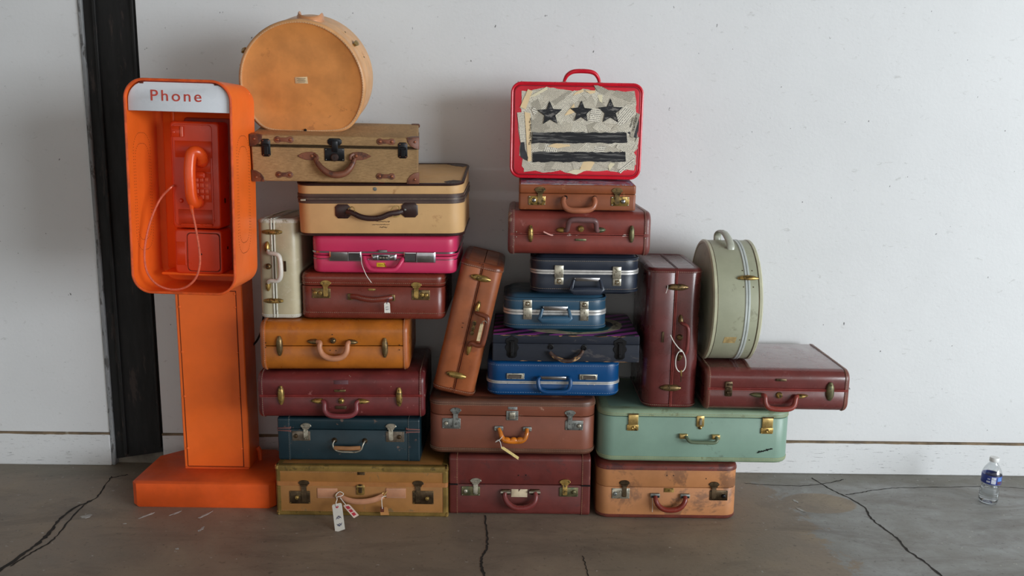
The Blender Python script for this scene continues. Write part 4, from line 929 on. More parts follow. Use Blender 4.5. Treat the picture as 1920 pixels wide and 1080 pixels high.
# ---- green
c = green = case('suitcase', 'pale green suitcase with stitched bands and brass latches, overhanging the case below', .572, -.384, .1885, .618, .37, .1755, roll=R(.2))
GR = mat('pale green vinyl', (124, 152, 136), .4, 0, .07, 5, .2, 520, scuff=((104, 122, 108), .24, 14)); GRB = mat('pale green band', (130, 150, 124), .45, 0, .12, 10, scuff=((112, 124, 96), .36, 30))
_, zs = c.px(1312, 783); c.shell_z(GR, zs, .05, .012, gap=.0008)
c.rim('edge_band', GRB, True, .05, .012, .022, .0015); c.rim('edge_band', GRB, False, .05, .012, .019, .0015)
TG = mat('straw thread', (180, 172, 122), .8)
for z in (c.h - .0195, c.h - .013, .0165, .011): c.stitch_z(z, .05, .0015, TG, (.0056, .0034, .0013), .3)
for (x0, y0, x1, y1) in ((1177, 776, 1196.5, 807), (1428, 782.5, 1448.5, 813)):
    ym = y0 + (y1 - y0) * .62; pl, uz = c.quad(x0 + 1.5, y0, x1 - .5, ym, 0, .006, BRASS_BRIGHT, 'latch', ch=.001, bev=.0012)
    p2, uz = c.quad(x0 - 1.5, ym, x1, y1, 0, .004, BRASS, 'latch_plate', pl, .002); u, zc = (uz[0] + uz[1]) / 2 + .002, (uz[2] + uz[3]) / 2
    c.add('lock_button', MB().lathe((u, -c.d / 2 - .004, zc), (0, -1, 0), [(.0062, 0), (.006, .002), (.004, .0032), (.002, .0024)]), BRASS, pl); c.screws(uz, .004, BRASS_BRIGHT, pl, .0025, .0013)
    c.add('hinge_pin', MB().cyl((uz[0] + .004, -c.d / 2 - .004, c.px(x0, y0)[1]), (uz[1] - .001, -c.d / 2 - .004, c.px(x0, y0)[1]), .0028), BRASS_DARK, pl)
pl, uz = c.quad(1306.5, 779, 1319.5, 800, 0, .004, BRASS_BRIGHT, 'clasp', ch=.003); u = (uz[0] + uz[1]) / 2
c.add('clasp_tongue', MB().box((u, -c.d / 2 - .006, (uz[2] + uz[3]) / 2), (.008, .005, .022), .0015), STEEL, pl)
c.add('clasp_button', MB().lathe((u, -c.d / 2, uz[2] - .003), (0, -1, 0), [(.006, 0), (.005, .005), (.002, .007)]), BRASS, pl)
for q in ((1273.5, 812.5, 1288, 821), (1334.5, 814, 1348.5, 822.5)): c.quad(*q, 0, .012, BRASS_BRIGHT, 'handle_mount', ch=.001, bev=.002)
c.handle([(1286, 818, .011), (1289, 823, .018), (1294, 828, .022), (1303, 829.5, .023), (1320, 830, .023), (1336, 830.5, .023), (1343, 828.5, .022), (1345, 824, .018), (1343, 819.5, .011)], (.005, .0058), mat('grey-green handle', (98, 112, 88), .35))
scrawl(c, 1421, 1448, 848, 2.2, IRON, 17, .0013, 9, -6.5, .0016); c.pline([(1420, 849.5), (1434, 845.5), (1449, 841)], .0009, IRON, 'script_emblem', None, .0016)

# ---- tan bottom with maroon bands
c = tanB = case('suitcase', 'scuffed tan suitcase on the floor with maroon leather bands, beneath the pale green one', .488, -.402, 0, .455, .37, .1865)
TB = mat('scuffed tan vinyl', (178, 120, 76), .5, 0, .16, 4, .25, 420, scuff=((128, 88, 62), .41, 4.5)); TBB = leather('maroon edge leather', (104, 46, 38), .4, .22, ((72, 36, 36), .42, 26))
_, zs = c.px(1250, 914); c.shell_z(TB, zs, .04, .012, gap=.0008)
c.rim('edge_band', TBB, True, .04, .012, .020, .0016); c.rim('edge_band', TBB, False, .04, .012, .015, .0016)
for z in (c.h - .0185, c.h - .013, .0135, .009): c.stitch_z(z, .04, .0016, mat('dull red thread', (150, 92, 72), .8), (.0052, .0032, .0011), .3)
c.draw_latch((1171, 905), (1147.5, 915, 1180, 934.5), [(1153, 925)], STEEL, BRONZE, STEEL_GREY, .021)
c.draw_latch((1339, 908), (1331, 919, 1363.5, 938), [(1356.5, 929.5)], BRONZE, BRONZE, IRON, .021)
c.quad(1245, 915, 1263.5, 923, 0, .0016, BRASS, 'nameplate')
for q in ((1219, 924, 1236.5, 931.5), (1275, 925, 1292.5, 932.5)):
    pl, uz = c.quad(*q, 0, .009, STEEL_GREY, 'handle_mount', ch=.002); c.add('mount_pin', MB().cyl((uz[0] + .003, -c.d / 2 - .009, uz[2] + .004), (uz[1] - .003, -c.d / 2 - .009, uz[2] + .004), .003), IRON, pl)
c.handle([(1229, 930, .009), (1229.5, 937, .015), (1234, 947, .02), (1244, 954.5, .023), (1258, 956.5, .024), (1272, 954, .023), (1281.5, 946, .02), (1285, 937, .015), (1284, 930.5, .009)], (.0062, .009), leather('glossy maroon handle', (116, 42, 32), .25, .15))
c.pline([(1223, 932, .006), (1223.5, 945, .010), (1223, 960, .006)], .0008, WHITE_STRING, 'string')
c.dots([(1250.5, 891.5), (1263, 891.5), (1324, 897.5)], .0022, HOLE)

# ---- maroon upright
c = marV = case('suitcase', 'upright maroon suitcase with key strung on a white loop, standing on the pale green one', .489, -.372, .3670, .177, .35, .454, roll=R(.5), turned=True)
MV = mat('upright maroon leather', (94, 38, 36), .3, 0, .16, 11, .15, 520, ((96, 44, 46), .36, 10), coat=.45); MVB = leather('upright maroon binding', (94, 38, 36), .32)
_, zs = c.px(1264, 620); c.shell_x(MV, MVB, zs, .040, .014, .014, .0018); piping(c, zs, leather('pinkish piping', (138, 60, 54), .4), .0015)
for dz in (.0022, -.0022):
    c.add('top_piping', MB().tube([(-c.w / 2 - .0012, -c.d / 2 + .006, zs + dz), (-c.w / 2 - .0012, c.d / 2 - .03, zs + dz)], .0013, (1, 0, 0), None, 6), MVB)
c.streamline([(1270.5, 538.5), (1257, 727)], ((1277, 604), (1276, 590)), ((1276, 664), (1272, 677)), (1274.5, 632.5), BRASS_DARK, L=.066, wd=.021)
c.handle([(1277, 604, .006), (1280, 607.5, .014), (1287, 610.5, .02), (1290.5, 618, .023), (1290, 636, .024), (1288, 655, .023), (1285, 662.5, .02), (1280, 664, .014), (1276, 664, .006)], (.0045, .0058), leather('thin maroon handle', (118, 52, 48), .34))
c.quad(1240.5, 642, 1245.5, 622, 0, .0018, BRONZE, 'nameplate', ch=.001)

# ---- maroon right, big top
c = marR = case('suitcase', 'maroon suitcase lying flat with a broken clasp, under the pale round hatbox', .824, -.400, .3655, .456, .385, .1415, roll=R(.35))
MR = mat('glossy maroon leather', (104, 46, 44), .24, 0, .12, 11, .15, 520, ((130, 76, 72), .24, 12), coat=.7); MRB = leather('brown-maroon binding', (112, 62, 52), .34, .2, ((150, 116, 96), .28, 40))
_, zs = c.px(1460, 731); c.shell_x(MR, MRB, zs, .034, .013, .016, .002); piping(c, zs, leather('red seam piping', (142, 56, 50), .4), .0015)
c.oval_latch(1556.5, 734, BRASS_GREEN, .060, .025)
pl, uz = c.quad(1360, 715, 1372, 743, 0, .003, BRONZE, 'broken_latch', ch=.003)
for i, t in enumerate((.8, .55, .3)):
    c.add('latch_spring', MB().box(((uz[0] + uz[1]) / 2 + (.003, -.002, .001)[i], -c.d / 2 - .006, uz[2] + (uz[3] - uz[2]) * t), (.016, .007, .007), .0015), BRONZE, pl)
c.bullet((1429, 741), (1406, 739.5), BRASS_GREEN, .016); c.bullet((1495, 743), (1515, 742), BRASS, .014); c.lock(1461, 741, BRASS, .0105)
c.handle([(1429, 741.5, .006), (1434, 743, .013), (1435.5, 756, .019), (1442, 764.5, .022), (1460, 767.5, .023), (1480, 766.5, .022), (1489, 760, .019), (1492.5, 746, .013), (1495, 743.5, .006)], (.0068, .0088), leather('red-brown handle', (136, 58, 48), .3))
c.quad(1455, 710, 1475, 715, 0, .0016, BRONZE, 'nameplate', ch=.001)

# ---- red newspaper case (flat face to the front)
class FlatCase(Case):
    def prof(s, i, n=8, r=.030):
        return [(x, z + s.h / 2) for (x, z), _ in rrect(s.w / 2 - i, s.h / 2 - i, r - i, n)]
    def slab(s, name, m, y0, y1, e0, e1, grow=0.):
        sec = [(i - grow, y0 + t) for i, t in reversed(rnd_edge(e0))] + [(i - grow, y1 - t) for i, t in rnd_edge(e1)]
        return s.add(name, MB().loft([[(x, y, z) for x, z in s.prof(i)] for i, y in sec]), m)
c = red = FlatCase('suitcase', 'small red case covered with newspaper scraps, three black stars and two black bars', .173, -.305, 1.0980, .405, .14, .290, roll=R(.46), pitch=.012, group=GRP)
RD = mat('glossy red vinyl', (206, 26, 46), .3, 0, .08, 8, .12, 500)
c.slab('lid', RD, -c.d / 2, -c.d / 2 + .05, .012, .001); c.slab('body', RD, -c.d / 2 + .054, c.d / 2, .001, .012)
c.slab('rim_trim', ALU, -c.d / 2 + .0475, -c.d / 2 + .0565, .001, .001, .0015)
for ins, yy, r_ in ((.0005, .004, .0042),):
    c.add('edge_piping', MB().tube([(x, -c.d / 2 + yy, z) for x, z in c.prof(ins)], r_, (0, 1, 0), None, 8, True), RD)
c.add('edge_piping', MB().tube([(x, -c.d / 2 + .0008, z) for x, z in c.prof(.0085)], .0016, (0, 1, 0), None, 6, True), mat('dark red seam', (128, 14, 30), .4))
# handle on the top edge
hp = [(-.052, .0, c.h), (-.050, .0, c.h + .012), (-.043, -.004, c.h + .026), (-.030, -.006, c.h + .036), (-.012, -.006, c.h + .040), (.02, -.006, c.h + .040), (.040, -.006, c.h + .036), (.052, -.004, c.h + .026), (.059, 0, c.h + .012), (.061, 0, c.h)]
hx = smooth_path([(x + .012, y - .005, z) for x, y, z in hp], 4); n_ = len(hx) - 1
c.add('handle', MB().tube(hx, [.0042 + .0028 * math.sin(math.pi * i / n_) for i in range(n_ + 1)], (0, 1, 0), [.005 + .004 * math.sin(math.pi * i / n_) for i in range(n_ + 1)], 12), RD)
for x in (-.040, .073): c.add('handle_mount', MB().box((x, -.005, c.h + .003), (.022, .014, .008), .002), STEEL)
c.add('latch', MB().box((.0, -c.d / 2 + .052, -.0005), (.02, .012, .004), .001), BRASS)
def paper_mat(name, col, pitch, dens, ink=(70, 66, 62)):
    m, nt, b = new_mat(name); t = nt.nodes.new('ShaderNodeTexCoord'); sp = nt.nodes.new('ShaderNodeSeparateXYZ'); nt.links.new(t.outputs['Object'], sp.inputs[0])
    z = mathn(nt, 'MULTIPLY', sp.outputs[2], 1 / pitch); row = mathn(nt, 'FLOOR', z); fr = mathn(nt, 'FRACT', z)
    line = mathn(nt, 'MULTIPLY', mathn(nt, 'GREATER_THAN', fr, .32), mathn(nt, 'LESS_THAN', fr, .78))
    cb = nt.nodes.new('ShaderNodeCombineXYZ'); nt.links.new(mathn(nt, 'MULTIPLY', sp.outputs[0], 1 / pitch * 1.9), cb.inputs[0]); nt.links.new(mathn(nt, 'MULTIPLY', row, 7.31), cb.inputs[1])
    wd = mathn(nt, 'GREATER_THAN', noise(nt, cb.outputs[0], 1.6, 3, .8), 1 - dens)
    f = mathn(nt, 'MULTIPLY', mathn(nt, 'MULTIPLY', line, wd), .78)
    age = ramp(nt, noise(nt, t.outputs['Object'], 14, 4), [(.35, lin(tuple(v * .93 for v in col))), (.65, lin(col))])
    nt.links.new(mixc(nt, f, age, lin(ink)), b.inputs['Base Color']); b.inputs['Roughness'].default_value = .7; return m
PAP = [paper_mat('newsprint fine', (226, 216, 196), .0032, .55), paper_mat('newsprint', (240, 231, 212), .0040, .55), paper_mat('newsprint bold', (240, 232, 215), .0058, .55, (60, 56, 54)), paper_mat('newsprint dim', (204, 195, 176), .0032, .58)]
YEL = [mat('yellowed paper', (232, 204, 160), .75, 0, .05, 10), mat('cream paper scrap', (226, 216, 184), .75, 0, .05, 10)]
BLK = mat('charcoal newspaper photo', (46, 46, 50), .6, 0, .4, 40)
yf = -c.d / 2
rp = lambda px, py: c.px(px, py)
def Z(zx, zy): return rp(940 + zx / 4.696, 110 + zy / 4.696)     # spots measured on an enlarged view
def scrap(name, poly, layer, m, rot=0., parent=None):
    """a torn piece of paper: own origin and turn, so that its print runs its own way"""
    cx = sum(p[0] for p in poly) / len(poly); cz = sum(p[1] for p in poly) / len(poly); ca, sa = math.cos(-rot), math.sin(-rot)
    loc = [((x - cx) * ca + (z - cz) * sa, -(x - cx) * sa + (z - cz) * ca) for x, z in poly]
    mb = MB().loft([[(x, 0, z) for x, z in loc], [(x, -.0004, z) for x, z in loc]])
    o = mb.build(name, m, parent or c.root); o.location = (cx, yf - .0002 - layer * .000026, cz); o.rotation_euler = (0, -rot * -1 if False else rot, 0)
    return o
rd = random.Random(11)
def torn(pts, k=4, amp=.0014):
    out = []
    for i, p in enumerate(pts):
        q = pts[(i + 1) % len(pts)]
        for j in range(k):
            t = j / k; out.append((p[0] + (q[0] - p[0]) * t + rd.uniform(-amp, amp), p[1] + (q[1] - p[1]) * t + rd.uniform(-amp, amp)))
    return out
sheet = torn([Z(*q) for q in ((225, 285), (330, 265), (405, 250), (480, 262), (545, 268), (640, 290), (720, 268), (830, 280), (815, 240), (880, 245), (945, 275), (1050, 290), (1175, 285), (1190, 370), (1180, 470), (1215, 490), (1195, 600), (1200, 700), (1200, 790), (1120, 880), (1100, 920), (1030, 1000), (930, 985), (840, 990), (750, 985), (660, 1015), (580, 1010), (520, 985), (440, 1000), (360, 1005), (300, 985), (195, 1000), (200, 950), (235, 900), (160, 850), (165, 740), (150, 620), (140, 480), (200, 470), (165, 430), (190, 350))], 3, .0012)
scrap('newspaper_sheet', sheet, 0, PAP[0], .0)
layer = 1
for gx in range(9):
    for gz in range(7):
        x, z = 215 + gx * 112 + rd.uniform(-35, 35), 330 + gz * 100 + rd.uniform(-30, 30)
        w_, h_ = rd.uniform(50, 105), rd.uniform(40, 80); ro = rd.uniform(-1.3, 1.3)
        pts = []
        for a, b in ((-1, -1), (1, -1), (1, 1), (-1, 1)):
            a *= w_ * rd.uniform(.8, 1.1); b *= h_ * rd.uniform(.8, 1.1)
            X_, Y_ = x + a * math.cos(ro) - b * math.sin(ro), z + a * math.sin(ro) + b * math.cos(ro)
            pts.append(Z(min(max(X_, 178), 1185), min(max(Y_, 280), 985)))
        m_ = rd.choices(PAP + YEL, (5, 5, 1.6, 3, .35, .3))[0]
        scrap('newspaper_scrap', torn(pts, 3, .0008), layer, m_, ro + rd.uniform(-.2, .2)); layer += 1
# distinct pieces
for pts, m_, ro in (
    (((165, 425), (235, 268), (275, 285), (215, 445)), YEL[0], 1.2), (((205, 470), (255, 480), (265, 900), (235, 905)), YEL[0], 1.57), (((140, 475), (200, 470), (215, 735), (170, 740)), PAP[1], -.06),
    (((630, 325), (655, 295), (720, 265), (725, 290)), YEL[0], -.4), (((735, 280), (830, 280), (825, 300), (780, 310)), YEL[0], .1), (((845, 320), (890, 318), (888, 390), (865, 375)), YEL[1], .2),
    (((555, 500), (640, 395), (650, 470), (600, 490)), YEL[0], .3), (((405, 770), (470, 745), (600, 755), (610, 770), (500, 788)), YEL[0], 0), (((575, 1000), (640, 975), (755, 980), (660, 1022)), YEL[1], .2),
    (((170, 738), (200, 735), (210, 800), (235, 870), (230, 900), (175, 870), (165, 820)), BLK, 0), (((1195, 520), (1212, 560), (1200, 640), (1190, 700), (1165, 690), (1180, 600)), BLK, 0),
    (((1110, 650), (1135, 640), (1135, 670)), BLK, 0), (((815, 235), (850, 235), (950, 280), (900, 320), (850, 290)), PAP[3], .4), (((1030, 1000), (1045, 960), (1170, 872), (1160, 905), (1050, 1010)), PAP[2], -.7),
    (((240, 340), (400, 245), (410, 268), (300, 330)), YEL[1], -.5), (((940, 940), (960, 915), (1000, 925), (950, 985)), YEL[1], .3), (((1130, 870), (1190, 700), (1215, 690), (1200, 760)), PAP[1], -1.1),
    (((1130, 680), (1195, 480), (1220, 490), (1160, 700)), PAP[3], 1.3), (((265, 445), (290, 420), (320, 470), (290, 500)), PAP[2], .4), (((790, 440), (890, 440), (860, 560), (770, 550)), PAP[2], .1)):
    scrap('newspaper_scrap', torn([Z(*q) for q in pts], 3, .0005), layer, m_, ro); layer += 1
CHAR = mat('black crayon', (26, 26, 30), .75, 0, .5, 14, 0, 100, scuff=((124, 120, 116), .42, 34), stretch=(1, 1, 3.2))
CHAR2 = mat('black crayon bar', (24, 24, 28), .75, 0, .5, 14, 0, 100, scuff=((104, 102, 100), .42, 34), stretch=(.3, 1, 4.5)); LINE = mat('black crayon outline', (16, 16, 19), .7)
def star(cx, cy, R_, rot, sx=1.0):
    pts = []
    for i in range(10):
        a = R(90 + 36 * i) + rot; r_ = R_ * (1 if i % 2 == 0 else .42) * rd.uniform(.95, 1.05); pts.append(Z(cx + sx * r_ * math.cos(a), cy - r_ * math.sin(a)))
    o = c.add('star', MB().loft([[(x, yf - .0032, z) for x, z in pts], [(x, yf - .0036, z) for x, z in pts]]), CHAR)
    c.add('star_outline', MB().tube([(x, yf - .0036, z) for x, z in pts], .0016, (0, 1, 0), .0003, 6, True), LINE, o)
star(428, 485, 108, .03, .98); star(704, 470, 98, -.03); star(960, 465, 112, .0, 1.0)
for (x0, y0, x1, y1) in ((268, 648, 1108, 745), (275, 820, 1095, 910)):
    top = [Z(x0 + (x1 - x0) * i / 30 + (rd.uniform(-12, 12) if i in (0, 30) else 0), y0 + rd.uniform(-4, 6)) for i in range(31)]
    bot = [Z(x0 + (x1 - x0) * i / 30, y1 + rd.uniform(-7, 5)) for i in range(31)]
    po = top + bot[::-1]; c.add('black_bar', MB().loft([[(x, yf - .0032, z) for x, z in po], [(x, yf - .0036, z) for x, z in po]]), CHAR2)
def text(body, size, name, m, parent, M_, ext=.0004, space=1., sx=1.):
    cu = bpy.data.curves.new(name, 'FONT'); cu.body = body; cu.size = size; cu.extrude = ext; cu.align_x = 'CENTER'; cu.align_y = 'CENTER'; cu.space_character = space; cu.offset = size * .004
    o = bpy.data.objects.new(name, cu); COL.objects.link(o); dg = bpy.context.evaluated_depsgraph_get(); dg.update()
    me = bpy.data.meshes.new_from_object(o.evaluated_get(dg)); bpy.data.objects.remove(o)
    me.materials.clear(); me.materials.append(m); me.name = name
    for v in me.vertices: v.co.x *= sx
    ob = bpy.data.objects.new(name, me); COL.objects.link(ob); ob.parent = parent; ob.matrix_local = M_; return ob
FACE = Matrix(((1, 0, 0, 0), (0, 0, -1, 0), (0, 1, 0, 0), (0, 0, 0, 1)))          # text plane -> facing -y
def on_front(u, y, z, rot=0.): return Matrix.Translation((u, y, z)) @ Matrix.Rotation(-rot, 4, 'Y') @ FACE
NEWSINK = mat('news ink', (44, 40, 38), .7)
u, z = Z(257, 640); text('The New York Tim', .0105, 'newspaper_heading', NEWSINK, c.root, on_front(u, yf - .0032, z, R(90)))
u, z = Z(1150, 560); text('AND FIGHT', .0062, 'newspaper_heading', NEWSINK, c.root, on_front(u, yf - .0032, z, R(72)))
u, z = Z(1176, 580); text('TO BATTLESHIP', .0062, 'newspaper_heading', NEWSINK, c.root, on_front(u, yf - .0032, z, R(76)))

# ---------------------------------------------------------------- hatboxes
def dprof(r, cut, i, n=44, soft=.03):
    """circle with a flattened foot, points (a, b) about the centre; inset by i"""
    r, cut = r - i, cut - i; p = 10 if cut / r < .85 else 40; pts = []; n2 = 96
    low = (r ** -p + cut ** -p) ** (-1 / p)
    for j in range(n2):
        a = -math.pi / 2 + 2 * math.pi * j / n2; x, b = r * math.cos(a), r * math.sin(a)
        if b < -1e-6: b = -((-b) ** -p + cut ** -p) ** (-1 / p) * (1 + (cut / low - 1) * min(1, -b / cut))
        pts.append((x, b))
    return pts
HGRP = 'round hatboxes'
hb = Case('hatbox', 'large round tan leather hatbox standing on its flat foot atop the tweed suitcase', -.656, -.378, 1.2310, .36, .20, .314, pitch=.20, yaw=.03, group=HGRP, cat='hatbox')
HBR, HBC = .187, .144; zc = HBC
HB = leather('tan hatbox leather', (204, 134, 70), .5, .12, ((176, 112, 60), .3, 8), .2); HBL = leather('pale tan hide', (218, 164, 110), .42, .1, ((190, 128, 80), .3, 12)); HBD = leather('pinkish tan leather', (196, 136, 92), .36, .15)
def ringY(i, y): return [(a, y, zc + b) for a, b in dprof(HBR, HBC, i)]
d_ = hb.d
hb.add('lid', MB().loft([ringY(.010, -d_ / 2 + .003), ringY(.010, -d_ / 2 + .004), ringY(.0008, -d_ / 2 + .006), ringY(.0008, -d_ / 2 + .078), ringY(.002, -d_ / 2 + .0795)]), HBL)
hb.add('body', MB().loft([ringY(.002, -d_ / 2 + .0805), ringY(.0008, -d_ / 2 + .082)] + [ringY(i, d_ / 2 - t) for i, t in rnd_edge(.008)]), HBL)
hb.add('front_panel', MB().loft([ringY(.004, -d_ / 2 + .004), ringY(.0085, -d_ / 2 + .0005), ringY(.011, -d_ / 2 + .0022), ringY(.07, -d_ / 2 + .0008)]), HB)
hb.add('rim_binding', MB().loft([ringY(.0, -d_ / 2 + .020), ringY(-.0018, -d_ / 2 + .018), ringY(-.0018, -d_ / 2 + .004), ringY(.0015, -d_ / 2 - .0005), ringY(.0045, -d_ / 2 - .002), ringY(.0082, -d_ / 2 - .0005), ringY(.009, -d_ / 2 + .003)], False, False), leather('pale rim hide', (206, 152, 102), .42))
st = MB(); pp = [Vector(p) for p in ringY(.0062, -d_ / 2 - .0018)]; pp.append(pp[0])
for p, t, nv in along(pp, [Vector((0, -1, 0))] * len(pp), .0075): st.dash(p, t, nv, .0044, .0016, .0008)
hb.add('stitching', st, mat('cream thread', (204, 180, 144), .8), kind='stuff')
u, z = hb.px(565, 150.5)
lb = hb.add('paper_label', MB().plate([(u - .0185, z - .0095), (u + .019, z - .0095), (u + .018, z + .0105), (u - .019, z + .009)], -d_ / 2 + .0015, -d_ / 2 - .0006, .0002), mat('old label', (206, 180, 140), .8, 0, .1, 40))
for i in range(4): hb.add('print_line', MB().box((u, -d_ / 2 - .0008, z + .005 - i * .0034), (.026 - (i % 2) * .006, .0006, .0009)), INK, lb)
for ang, nm in ((36, 1), (152, 2)):
    a = R(ang); e_ = Vector((math.cos(a), 0, math.sin(a))); p = Vector((0, -d_ / 2 + (.080 if nm == 1 else .045), zc)) + e_ * (HBR + (0 if nm == 1 else .006)); tt = Vector((-e_.z, 0, e_.x))
    mb = MB().tube([p + Vector((0, -.022, 0)) + e_ * .002, p + Vector((0, -.008, 0)) + e_ * .008, p + Vector((0, .01, 0)) + e_ * .008, p + Vector((0, .022, 0)) + e_ * .002], [.005, .0085, .0085, .005], tuple(e_), .004, 8)
    o_ = hb.add('clasp', mb, BRASS)
    for q in (-.045, .045): hb.add('rivet', MB().lathe(p + tt * q - e_ * .0012, e_, [(.003, 0), (.0025, .0012), (.001, .002)], 8), BRASS_DARK, o_)
hy = -d_ / 2 + .082; hz = zc + HBR
hp = [(-.040, hy + .010, hz - .006), (-.040, hy + .004, hz + .020), (-.039, hy - .016, hz + .022), (-.033, hy - .036, hz + .017), (-.018, hy - .048, hz + .013), (.006, hy - .052, hz + .012), (.028, hy - .046, hz + .012), (.040, hy - .030, hz + .014), (.043, hy - .010, hz + .018), (.043, hy + .004, hz + .016), (.043, hy + .010, hz - .008)]
hp = [(x * .80 + .011, y, z - .018) for x, y, z in hp]
hb.add('handle', MB().tube(smooth_path([(x + .012, y, z) for x, y, z in hp], 4), .0042, (0, .25, 1), .0135, 12), HBD)
hb.add('handle_bead', MB().tube(smooth_path([(x * 1.05 + .010, y - .003, z + .001) for x, y, z in hp[2:-2]], 4), .0030, (0, .25, 1), .0040, 8), HBD)
hb.add('foot_stud', MB().lathe((-.0, -d_ / 2 - .0015, zc - HBC + .008), (0, -1, 0), [(.0045, 0), (.004, .003), (.002, .005)], 10), IRON)

hb2 = Case('hatbox', 'pale grey-green round hatbox standing edge-on upon the flat-lying maroon suitcase', .678, -.432, .5105, .150, .39, .388, yaw=.0, group=HGRP, cat='hatbox')
H2 = mat('grey-green linen vinyl', (166, 168, 144), .45, 0, .08, 6, .3, 800, scuff=((146, 146, 124), .32, 18)); H2B = mat('pale vinyl binding', (190, 188, 160), .38, 0, .1, 14)
R2, C2 = .195, .190
def ringX(i, x): return [(x, -a, C2 + b) for a, b in dprof(R2, C2, i, 48)]
w2 = .150; xs = .030
hb2.add('body', MB().loft([ringX(i, -w2 / 2 + t) for i, t in reversed(rnd_edge(.006))] + [ringX(0, xs - .006), ringX(.002, xs - .0045)]), H2)
hb2.add('lid', MB().loft([ringX(.002, xs + .0045), ringX(0, xs + .006)] + [ringX(i, w2 / 2 - t) for i, t in rnd_edge(.006)]), H2)
for x in (xs - .005, xs + .0035): hb2.add('seam_piping', MB().loft([ringX(.001, x - .004), ringX(-.002, x - .003), ringX(-.0025, x), ringX(-.002, x + .003), ringX(.001, x + .004)], False, False), mat('blue-white piping', (188, 194, 190), .35))
for sg in (-1, 1):
    X = sg * w2 / 2
    hb2.add('rim_binding', MB().loft([ringX(.0004, X - sg * .011), ringX(-.002, X - sg * .0095), ringX(-.002, X - sg * .002), ringX(.003, X + sg * .0018), ringX(.010, X + sg * .0012), ringX(.011, X - sg * .002)], False, False), H2B)
    hb2.add('seam_line', MB().loft([ringX(-.0003, X - sg * .0128), ringX(-.0006, X - sg * .0118), ringX(-.0003, X - sg * .011)], False, False), BRONZE)
P2 = lambda ang, x, o=0.: Vector((x, -(R2 + o) * math.cos(R(ang)), C2 + (R2 + o) * math.sin(R(ang))))
hb2.add('handle', MB().tube(smooth_path([P2(103, -.022, -.004), P2(102, -.022, .016), P2(97, -.021, .026), P2(90, -.019, .030), P2(82, -.015, .028), P2(74, -.010, .020), P2(68, -.006, .010), P2(65, -.005, -.004)], 4), .0052, (1, 0, 0), .0125, 12), mat('silvery vinyl handle', (172, 174, 160), .28, 0, .08, 10))
e_ = Vector((0, -math.cos(R(30)), math.sin(R(30)))); p = P2(30, xs)
hb2.add('clasp', MB().tube([p + Vector((-.031, 0, 0)) + e_ * .0015, p + Vector((-.018, 0, 0)) + e_ * .007, p + e_ * .009, p + Vector((.018, 0, 0)) + e_ * .007, p + Vector((.031, 0, 0)) + e_ * .0015], [.003, .007, .0085, .007, .003], tuple(e_), .004, 10), BRASS)
for ang in (38, 22, -30):
    for x in (xs - .014, xs + .016):
        q = P2(ang, x, -.0004); e_ = Vector((0, -math.cos(R(ang)), math.sin(R(ang)))); hb2.add('rivet', MB().lathe(q, e_, [(.0022, 0), (.002, .001), (.0008, .0016)], 8), BRONZE)
tp = [[P2(a, x, .0006) for a in (-33, -30, -27)] for x in (-.030, -.012, .006)]
hb2.add('tape_scrap', MB().loft([[P2(a, x + (a + 30) * .0004, .0008) for a in (-34, -31.5, -29, -26.5)] for x in (-.034, -.012, .004)], False, False, False), mat('yellowed tape', (176, 152, 104), .5, 0, .25, 60))

# ---------------------------------------------------------------- phone booth
ORANGE = mat('orange enamel', (243, 108, 36), .38, 0, .07, 4, .1, 120)
ORD = mat('orange brushed paint on concrete', (226, 88, 26), .6, 0, .1, 8, .8, 60)
REDOR = mat('red-orange sprayed enamel', (214, 62, 22), .33, 0, .08, 6)
ORLINE = mat('dark orange joint', (96, 34, 14), .7)
booth = thing('phone_booth', 'orange pedestal phone booth with a white Phone sign, beside the black beam', 'phone booth', (-1.04, -.21, 0))
bx, by = -1.04, -.21
def B(name, mb, m, parent=None, kind=None): return mb.build(name, m, parent or booth, Matrix.Translation((-bx, -by, 0)), 38, kind)
def oct_(x0, x1, y0, y1, c0, c1, z, i=0.):
    return [(x, y, z) for x, y in ((x0 + c0 + i, y0 + i), (x1 - c0 - i, y0 + i), (x1 - i, y0 + c0 + i), (x1 - i, y1 - c1 - i), (x1 - c1 - i, y1 - i), (x0 + c1 + i, y1 - i), (x0 + i, y1 - c1 - i), (x0 + i, y0 + c0 + i))]
ba = (-1.278, -.802, -.363, -.045, .018, .075)
B('base', MB().loft([oct_(*ba, 0, .004), oct_(*ba, .006, 0), oct_(*ba, .083, 0), oct_(*ba, .088, .005)]), ORD)
# column
px0, px1, py0, py1 = -1.146, -.921, -.232, -.112
B('column', MB().box(((px0 + px1) / 2, (py0 + py1) / 2, (.087 + .735) / 2), (px1 - px0, py1 - py0, .735 - .087), .003), ORANGE)
B('mast', MB().box((-.985, -.19, .96), (.12, .07, .46), .004), ORANGE)
B('bracket', MB().box((-.955, -.325, 1.0), (.10, .215, .30), .004), ORANGE)
pan = B('access_panel', MB().box(((px0 + px1) / 2 - .004, py0 - .0018, .402), (.190, .004, .612), .0012), ORANGE)
B('panel_joint', MB().box(((px0 + px1) / 2 - .004, py0 - .0004, .402), (.1945, .002, .6165)), ORLINE)
for z in (.70, .655, .50, .345, .16):
    for x in (px0 + .016, px1 - .024):
        B('screw', MB().lathe((x, py0 - .0036, z), (0, -1, 0), [(.0045, 0), (.004, .0015), (.0015, .0028)], 10), ORANGE, pan)
B('weld_bead', MB().tube([(px0 + .004, py0 - .002, .089), (-1.05, py0 - .003, .090), (px1 - .002, py0 - .002, .089)], .004, (0, 1, 0), None, 6), ORD)
